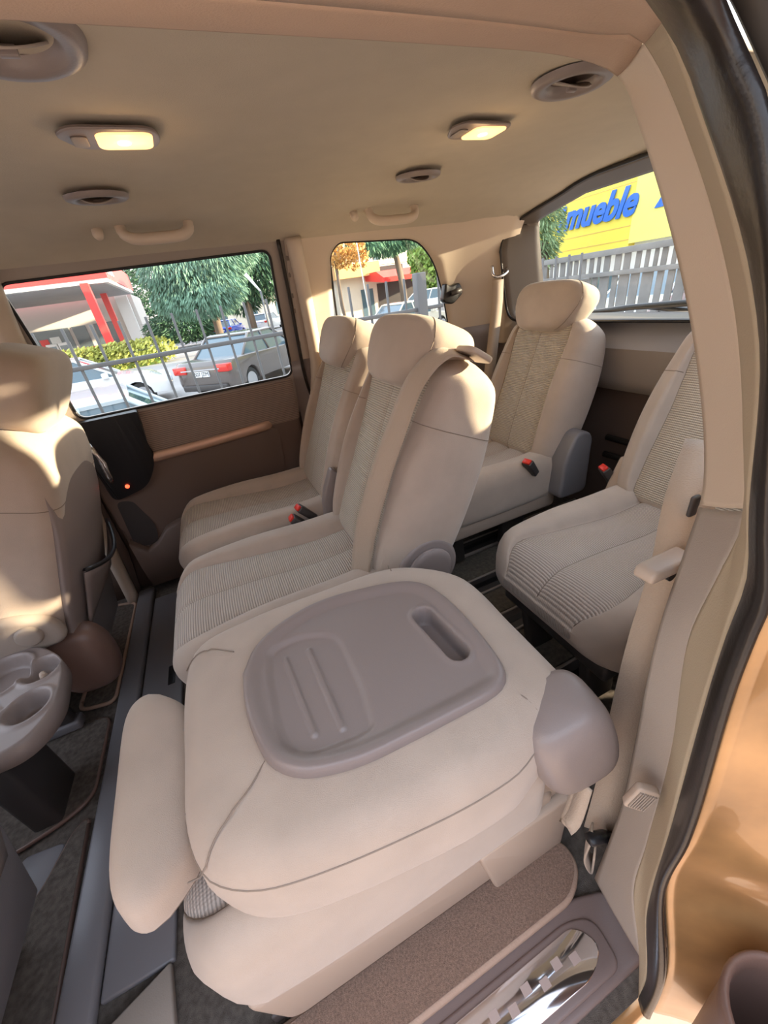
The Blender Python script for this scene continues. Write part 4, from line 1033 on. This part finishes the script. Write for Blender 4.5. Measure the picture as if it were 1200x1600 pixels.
# metal fence
fe = empty('metal_fence', (0, 3.0, GZ + .021)); tag(fe, 'grey metal bar fence beyond the far windows', 'fence')
MB().box(-3.2, 3.4, -.016, .016, 1.674, 1.700).build('rail', M['alu'], fe, bev=.004)
MB().box(-3.2, 3.4, -.016, .016, .12, .16).build('rail', M['alu'], fe, bev=.004)
x_ = -3.15
xs = [-.70 + .148 * k for k in range(-16, 28)]
for x_ in xs:
    if abs(x_ - 1.63) < .09: continue
    MB().box(x_ - .0075, x_ + .0075, -.009, .009, .02, 1.905).build('bar', M['alu'], fe, bev=.003)
MB().box(1.61, 1.69, -.04, .04, 0, 1.93).build('post', M['alu'], fe, bev=.006)
tag(MB().box(-3.3, 3.5, 2.85, 3.15, GZ - .05, GZ + .02).build('kerb', mat('concrete', (.5, .48, .45), .9, var=.1)), 'low concrete kerb under the metal bar fence', 'kerb')

# petrol station
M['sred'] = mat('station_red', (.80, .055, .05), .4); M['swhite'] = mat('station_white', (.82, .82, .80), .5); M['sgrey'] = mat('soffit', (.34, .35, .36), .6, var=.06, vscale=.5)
M['swall'] = mat('station_wall', (.62, .58, .54), .8)
st_ = empty('petrol_station_canopy', (-8, 40, GZ)); tag(st_, 'red and white petrol station canopy with grey soffit on red columns', 'canopy')
cc = at(168, 438, z=3.9); X1 = cc.x; Y1 = cc.y
def box_w(name, m, parent, *b, bev=0):
    o = MB().box(*b).build(name, m, None, bev=bev); return P_(o, parent)
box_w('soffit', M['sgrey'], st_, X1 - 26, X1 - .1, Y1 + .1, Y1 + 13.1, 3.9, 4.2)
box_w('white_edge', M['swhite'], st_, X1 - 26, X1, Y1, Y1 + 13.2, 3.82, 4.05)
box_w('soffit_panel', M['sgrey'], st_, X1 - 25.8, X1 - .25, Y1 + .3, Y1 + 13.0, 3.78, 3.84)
box_w('fascia', M['sred'], st_, X1 - 26, X1 + .08, Y1 - .08, Y1 + 13.3, 4.05, 5.3)
for px_, py_, dpt in ((131, 443, 33.2), (164, 465, 42.0)):
    b_ = at(px_, py_, y=dpt); box_w('column', M['sred'], st_, b_.x - .22, b_.x + .22, dpt - .22, dpt + .22, GZ, 3.85)
# logo on the side fascia: white looping mark
for k_ in range(3):
    cy_ = Y1 + .9 + k_ * .9
    P_(MB().tube([(X1 + .10, cy_ + .33 * math.cos(a) + .1 * math.sin(a), 4.68 + .36 * math.sin(a)) for a in [2 * PI * k / 20 for k in range(17 if k_ != 1 else 21)]], .07, 6).build('logo_stroke', M['swhite'], None, True), st_)
shp = empty('station_shop', (-12, 53, GZ)); tag(shp, 'pale petrol station shop under the red canopy, dark glazed front', 'building')
YS = Y1 + 14
def spx(px_, py_, y=YS): return at(px_, py_, y=y)
xl = -34; xr = spx(228, 520).x
box_w('walls', M['swall'], shp, xl, xr, YS, YS + 8, GZ, 3.85)
box_w('white_pier', M['swhite'], shp, spx(203, 520).x, spx(222, 520).x, YS - .6, YS - .1, GZ, 3.8)
M['shopglass'] = mat('shop_glass', (.10, .13, .15), .15)
for (a, b) in ((55, 122), (128, 150), (163, 198)):
    xa = spx(a, 545).x; xb = spx(b, 545).x; box_w('shop_window', M['shopglass'], shp, xa, xb, YS - .08, YS + .1, GZ + .35, 1.9)
box_w('window_poster', M['swhite'], shp, spx(84, 540).x, spx(100, 540).x, YS - .14, YS - .08, -.2, 1.3)
box_w('window_poster', M['sred'], shp, spx(66, 540).x, spx(80, 540).x, YS - .14, YS - .08, .2, 1.2)
kb = empty('red_display_stand', spx(132, 562, Y1 + 8)); kb.location.z = GZ; tag(kb, 'low red display counter in front of the station shop', 'counter')
MB().box(-1.9, 1.9, -.3, .3, 0, 1.1).build('counter', M['sred'], kb, bev=.05)
for i, px_ in enumerate((96, 108)):
    pmq = empty('fuel_pump', at(px_ + 8 * i - 4, 560, y=Y1 + 9)); pmq.location.z = GZ; tag(pmq, 'white fuel pump on the forecourt, %s of the two' % ('left' if i == 0 else 'right'), 'fuel pump', 'fuel pumps')
    MB().box(-.4, .4, -.25, .25, 0, 1.7).build('pump_body', M['swhite'], pmq, bev=.05); MB().box(-.3, .3, -.27, -.25, 1.0, 1.5).build('pump_screen', M['cglass'], pmq)

# vegetation
def leafmat(name, c_, v=.35):
    m = mat(name, c_, .7, var=v, vscale=1.3); m.node_tree.nodes['Principled BSDF'].inputs['Subsurface Weight'].default_value = 0; return m
def foliage(name, blobs, m, parent, n_, size, droop=0, seed=1):
    rnd = random.Random(seed); vs = []; fs = []
    tot = sum(b[3] * b[4] * b[5] for b in blobs)
    for (cx_, cy_, cz_, rx_, ry_, rz_) in blobs:
        for k in range(int(n_ * rx_ * ry_ * rz_ / tot) + 1):
            while True:
                d = Vector((rnd.uniform(-1, 1), rnd.uniform(-1, 1), rnd.uniform(-1, 1)))
                if .35 < d.length < 1: break
            d = d.normalized() * (d.length**.5)
            p = Vector((cx_ + d.x * rx_, cy_ + d.y * ry_, cz_ + d.z * rz_))
            nv_ = Vector((rnd.gauss(0, 1), rnd.gauss(0, 1), rnd.gauss(0, 1))).normalized(); a = nv_.orthogonal().normalized()
            if droop: a = (Vector((d.x * .8, d.y * .8, -droop)) + nv_ * .35).normalized()
            b = a.cross(nv_).normalized(); s = size * rnd.uniform(.6, 1.4); i = len(vs)
            vs += [p - a * s, p + b * s * (.18 if droop else .45), p + a * s, p - b * s * (.18 if droop else .45)]; fs.append((i, i + 1, i + 2, i + 3))
    me = bpy.data.meshes.new(name); me.from_pydata([tuple(v) for v in vs], [], fs); return link(name, me, m, parent, False)
def tree(label, base, blobs, m, trunk=None, n_=5000, size=.22, droop=0, seed=1, cat='tree', tr_r=.25, group='trees outside'):
    r = empty('tree', base); tag(r, label, cat, group)
    foliage('crown', blobs, m, r, n_, size, droop, seed)
    inner = MB()
    if trunk: MB().tube(trunk, [tr_r * (1 - .5 * i / len(trunk)) for i in range(len(trunk))], 8).build('trunk', mat('bark', (.16, .12, .09), .9, bump=.5, bscale=20), r, True)
    return r
GR = leafmat('cedar_green', (.15, .27, .19)); GR2 = leafmat('dark_green', (.05, .12, .06)); GR3 = leafmat('bright_green', (.28, .42, .10)); GR4 = leafmat('yellow_green', (.42, .44, .10)); GR5 = leafmat('orange_leaves', (.55, .30, .08))
GR6 = leafmat('pine_green', (.09, .20, .11))
D_ = 27
def cb(px_, py_, r, y=D_, ry=None, rz=None):
    p = at(px_, py_, y=y); return p, r, ry or r, rz or r * .7
bb = Vector(at(345, 530, y=D_)); bb.z = GZ
def blobs_from(lst, base):
    out = []
    for px_, py_, y, a, c_ in lst:
        p = at(px_, py_, y=y) - base; out.append((p.x, p.y, p.z, a, a, c_))
    return out
tree('big drooping blue-green cedar filling the upper middle of the door window', bb, blobs_from([(262, 430, 27, 1.5, .9), (300, 440, 27, 1.9, 1.3), (330, 425, 27, 1.9, 1.4), (290, 475, 26.5, 1.3, .8), (330, 470, 26, 1.6, .9), (350, 455, 26, 1.3, .9), (270, 470, 27, 1.2, .8), (310, 400, 28, 2.4, 1.2), (350, 400, 28, 2.0, 1.0)], bb), GR, [(0, 0, 0), (.1, 0, 2), (.0, 0, 6)], 26000, .17, .9, 3)
b2 = Vector(at(400, 520, y=36)); b2.z = GZ
tree('dark green tree behind the parked cars at the right of the door window', b2, blobs_from([(385, 420, 36, 3, 2.2), (415, 430, 36, 2.6, 2), (440, 415, 36, 2.5, 1.8), (375, 460, 37, 1.8, 1.5), (410, 395, 37, 3.2, 1.5)], b2), GR2, [(0, 0, 0), (0, 0, 5)], 9000, .3, .6, 4)
b3 = Vector(at(240, 540, y=72)); b3.z = GZ
tree('dark tree mass behind the end of the petrol station canopy', b3, blobs_from([(228, 490, 72, 4.5, 2.8), (250, 450, 72, 5, 4), (245, 505, 70, 4, 2), (237, 418, 74, 4, 3)], b3), GR2, [(0, 0, 0), (0, 0, 4)], 10000, .35, .2, 5)
b3b = Vector(at(292, 540, y=38)); b3b.z = GZ
tree('low dark shrubbery row under the cedar, beyond the road', b3b, blobs_from([(275, 512, 38, 2.4, 1.1), (292, 512, 38, 2.2, 1.1), (308, 512, 38, 1.6, 1.0)], b3b), GR2, None, 4000, .25, .2, 12, 'shrub')
b4 = Vector(at(625, 470, y=26)); b4.z = GZ
tree('leaning pine with a bare split trunk seen through the quarter window', b4, blobs_from([(600, 378, 26, 1.6, .8), (630, 370, 26, 1.6, .7), (570, 384, 25, 1.2, .5), (652, 368, 27, 1.2, .5)], b4), GR6, [at(634, 478, y=26) - b4 - Vector((0, 0, 1.0)), at(628, 440, y=26) - b4, at(620, 405, y=26) - b4, at(612, 380, y=26) - b4], 6000, .2, .8, 6)
b5 = Vector(at(680, 480, y=31)); b5.z = GZ
tree('bright green leafy tree at the right of the quarter window', b5, blobs_from([(676, 420, 31, 1.7, 2.0), (682, 440, 31, 1.6, 1.6), (668, 400, 31, 1.6, 1.2), (690, 455, 31, 1.4, 1.1)], b5), GR3, [(0, 0, 0), (0, 0, 3)], 5000, .2, 0, 7)
b6 = Vector(at(535, 480, y=22)); b6.z = GZ
tree('small tree with orange autumn leaves and thin dark trunk, left of the quarter window', b6, blobs_from([(535, 390, 22, 1.2, .6), (550, 405, 22, .9, .5), (528, 402, 22, .8, .5)], b6), GR5, [(0.2, 0, 0), (0, 0, 1.5), at(522, 395, y=22) - b6], 1300, .11, 0, 8, tr_r=.12)
b7 = Vector(at(855, 420, x=11)); b7.z = GZ
def bfx(lst, base):
    out = []
    for px_, py_, x_, a, c_ in lst:
        p = at(px_, py_, x=x_) - base; out.append((p.x, p.y, p.z, a, a, c_))
    return out
tree('grey-green tree at the left edge of the tailgate window', b7, bfx([(848, 360, 11, .7, .75), (855, 335, 11, .55, .4), (843, 385, 11, .5, .5), (835, 400, 11, .8, .6), (815, 370, 11, 1, 1)], b7), leafmat('grey_green', (.22, .32, .16)), [(0, 0, 0), (0, .3, 2.5)], 6000, .10, .5, 9)
hg = empty('hedge', (0, 0, 0)); tag(hg, 'yellow-green hedge in front of the petrol station', 'hedge')
foliage('hedge_leaves', [((at(px_, 575 - (px_ - 85) * .12, y=27)).x, 27, -.25, 1.0, .7, .75) for px_ in range(40, 262, 14)], GR4, hg, 7000, .13, 0, 11)
MB().box(at(30, 580, y=27).x, at(255, 560, y=27).x, 26.7, 27.3, GZ, -.2).build('hedge_core', GR3, hg)
M['plain'] = mat('render_wall', (.72, .66, .54), .85, var=.05, vscale=1)
lb_ = empty('low_building', (at(425, 500, y=60).x, 60, GZ)); tag(lb_, 'cream house behind the trees at the right of the door window', 'building')
MB().box(-9, 9, 0, 6, 0, 4.2).build('walls', M['plain'], lb_)
for k in range(4): MB().box(-7 + 4 * k, -5.6 + 4 * k, -.05, .05, 1.0, 2.6).build('window', M['cglass'], lb_)
MB().box(-9.4, 9.4, -.3, 6.3, 4.2, 4.5).build('roof', M['brown'], lb_)
# street building seen through the quarter window
ob = empty('street_building', (13, 38, GZ)); tag(ob, 'apartment building with orange balcony bands and dark shopfronts below', 'building')
OY = 38
def obx(px_, py_): return at(px_, py_, y=OY).x
M['ochre'] = mat('ochre_band', (.75, .42, .16), .7); M['cream'] = mat('cream_wall', (.85, .80, .70), .8)
box_w('upper_wall', M['cream'], ob, 12.5, 40, OY + 1, OY + 9, 3.1, 14)
box_w('ground_wall', M['plain'], ob, 12.5, 40, OY, OY + 9, GZ, 3.0)
box_w('balcony_band', M['ochre'], ob, 12.2, obx(585, 420), OY - 1.2, OY + 1, 2.3, 3.3)
box_w('balcony_band', M['ochre'], ob, 12.2, obx(560, 400), OY - 1.2, OY + 1, 5.2, 6.2)
for k in range(14):
    x0 = 13 + k * 1.9; box_w('upper_window', M['cglass'], ob, x0, x0 + .7, OY + .95, OY + 1.05, 3.5, 5.0)
box_w('shopfront', M['dark'], ob, obx(588, 440), obx(650, 440), OY - .05, OY + .1, GZ + .1, 1.6)
box_w('shop_sign', M['dark'], ob, obx(580, 425), obx(628, 425), OY - .25, OY, 1.9, 2.9)
for k in range(2):
    box_w('shop_door', M['cglass'], ob, obx(563 + k * 12, 450), obx(570 + k * 12, 450), OY - .06, OY + .1, GZ, 1.3)
sb = empty('shop_awning', (obx(640, 425), OY - 2.6, 1.9)); tag(sb, 'red shop awning with dark signboard of white lettering', 'awning')
MB().prism([(-1.5, -.35), (-1.5, 0), (0, .55), (2.6, .55), (2.6, 0)], 4.2, 'x', a0=-4.6).build('awning_cloth', M['sred'], sb)
MB().box(-1.2, 4.6, -.2, -.1, .56, 1.26).build('signboard', M['black'], sb)
def text(body, size, m, parent, loc, rot, shear=0, ext=.01, off=0, name='lettering', ax='LEFT'):
    cu = bpy.data.curves.new('t', 'FONT'); cu.body = body; cu.size = size; cu.shear = shear; cu.extrude = ext; cu.offset = off; cu.align_x = ax
    t = bpy.data.objects.new('t', cu); COL.objects.link(t); dg = bpy.context.evaluated_depsgraph_get(); me = bpy.data.meshes.new_from_object(t.evaluated_get(dg)); bpy.data.objects.remove(t)
    o = link(name, me, m, parent, False); o.location = loc; o.rotation_euler = rot; return o
text('NUEVO JAMON', .62, M['swhite'], sb, (-.9, -.22, .68), (PI / 2, 0, 0))
lp = empty('street_lamp', at(402, 530, y=24)); lp.location.z = GZ; tag(lp, 'thin grey street lamp leaning its white arm over the parked cars', 'street lamp')
tp = at(383, 428, y=24) - lp.location; el_ = at(407, 455, y=24) - lp.location
MB().tube([(el_.x, 0, 0), (el_.x, 0, el_.z)], .06, 8).build('pole', M['alu'], lp, True); MB().tube([el_, tp], [.05, .09], 8).build('lamp_arm', M['swhite'], lp, True)
lq = empty('street_lamp', at(577, 480, y=20)); lq.location.z = GZ; tag(lq, 'slim pale pole standing before the shops in the quarter window', 'street lamp')
MB().tube([(0, 0, 0), (-.3, 0, 6)], .028, 8).build('pole', M['swhite'], lq, True)

# yellow furniture store wall beyond the rear fence
M['yel'] = mat('yellow_cladding', (.90, .74, .10), .5); M['yel2'] = mat('yellow_panel', (.93, .84, .22), .5); M['blue'] = mat('blue_letters', (.03, .16, .62), .5)
ys = empty('yellow_store', (14, 11, GZ)); tag(ys, 'yellow clad store wall with big blue slanted lettering', 'building')
xw = 14.0; yl, yr = 16.0, 2.0; ydiv = at(985, 360, x=xw).y
box_w('cladding', M['yel'], ys, xw, xw + 6, ydiv, yl, at(900, 400, x=xw).z, 5)
box_w('flat_panel', M['yel2'], ys, xw - .02, xw + 6, yr - 6, ydiv, at(1030, 372, x=xw).z, 5)
for k in range(9): box_w('panel_joint', M['ochre'], ys, xw - .01, xw + .02, ydiv, yl, 1.35 + .38 * k, 1.365 + .38 * k)
box_w('base_wall', M['swhite'], ys, xw + .3, xw + 6, -4, yl, GZ, 1.4)
def serif_word(chars, y_start, z0, sz, parent):
    o = text(chars, sz, M['blue'], parent, (xw - .05 - parent.location.x, y_start - parent.location.y, z0 - parent.location.z), (PI / 2, 0, -PI / 2), shear=.35, ext=.02, off=.035, name='sign_lettering')
    return o
p0 = at(882, 360, x=xw); p1 = at(997, 325, x=xw)
sw = serif_word('mueble', p0.y, p0.z, 1.0, ys)
wid = sw.dimensions.x if sw.dimensions.x else 3.3
xsv = [v.co.x for v in sw.data.vertices]; wid = max(xsv) - min(xsv); sc_ = (p0.y - p1.y) / wid; sw.scale = (sc_, sc_ * 1.12, 1)
si = serif_word('i', p0.y + .33, p0.z, 1.0, ys); si.scale = (sc_, sc_ * 1.12, 1)
sA = serif_word('A', at(1028, 322, x=xw).y, at(1028, 322, x=xw).z, 1.9, ys); sA.scale = (sc_, sc_ * 1.12, 1)
# rear slatted fence
rf_ = empty('slatted_fence', (6, 5, GZ)); tag(rf_, 'weathered grey slatted fence behind the van, below the yellow wall', 'fence')
M['slat'] = mat('weathered_slat', (.22, .215, .205), .8, var=.2, vscale=3)
def fz(px_, py_): return at(px_, py_, x=6).z - GZ
z_top = fz(930, 397); z_mid = fz(985, 424)
rnd = random.Random(5)
for (a, b) in ((z_top - .05, z_top + .03), (z_mid - .03, z_mid + .03), (.25, .33)): MB().box(-.03, .03, -5, 3, a, b).build('fence_rail', M['slat'], rf_, bev=.004)
y_ = -4.9
while y_ < 2.95:
    w_ = rnd.choice((.055, .075, .10)); MB().box(.03, .05, y_, y_ + w_, z_mid + .02, z_top).build('slat', M['slat'], rf_) if y_ > -3 else None
    y_ += w_ + rnd.choice((.05, .07, .085))
sl2 = []; y_ = -3.0
while y_ < 2.95:
    w_ = rnd.choice((.09, .13, .16)); MB().box(.03, .05, y_, y_ + w_, .05, z_mid).build('slat', M['slat'], rf_); y_ += w_ + rnd.choice((.03, .045, .06))
for i, (y_, c_, lb) in enumerate(((10.2, (.85, .87, .9), 'white car behind the slatted fence, left'), (7.6, (.75, .78, .8), 'silver car behind the slatted fence, centre'), (5.0, (.6, .05, .05), 'red car behind the slatted fence, right'))):
    car(lb, (11.0, y_, GZ), PI + .1 * i, c_, 4.3, 1.8, 1.5, group='cars behind the slatted fence')
# scooped bushes near ground left of the door opening are out of view
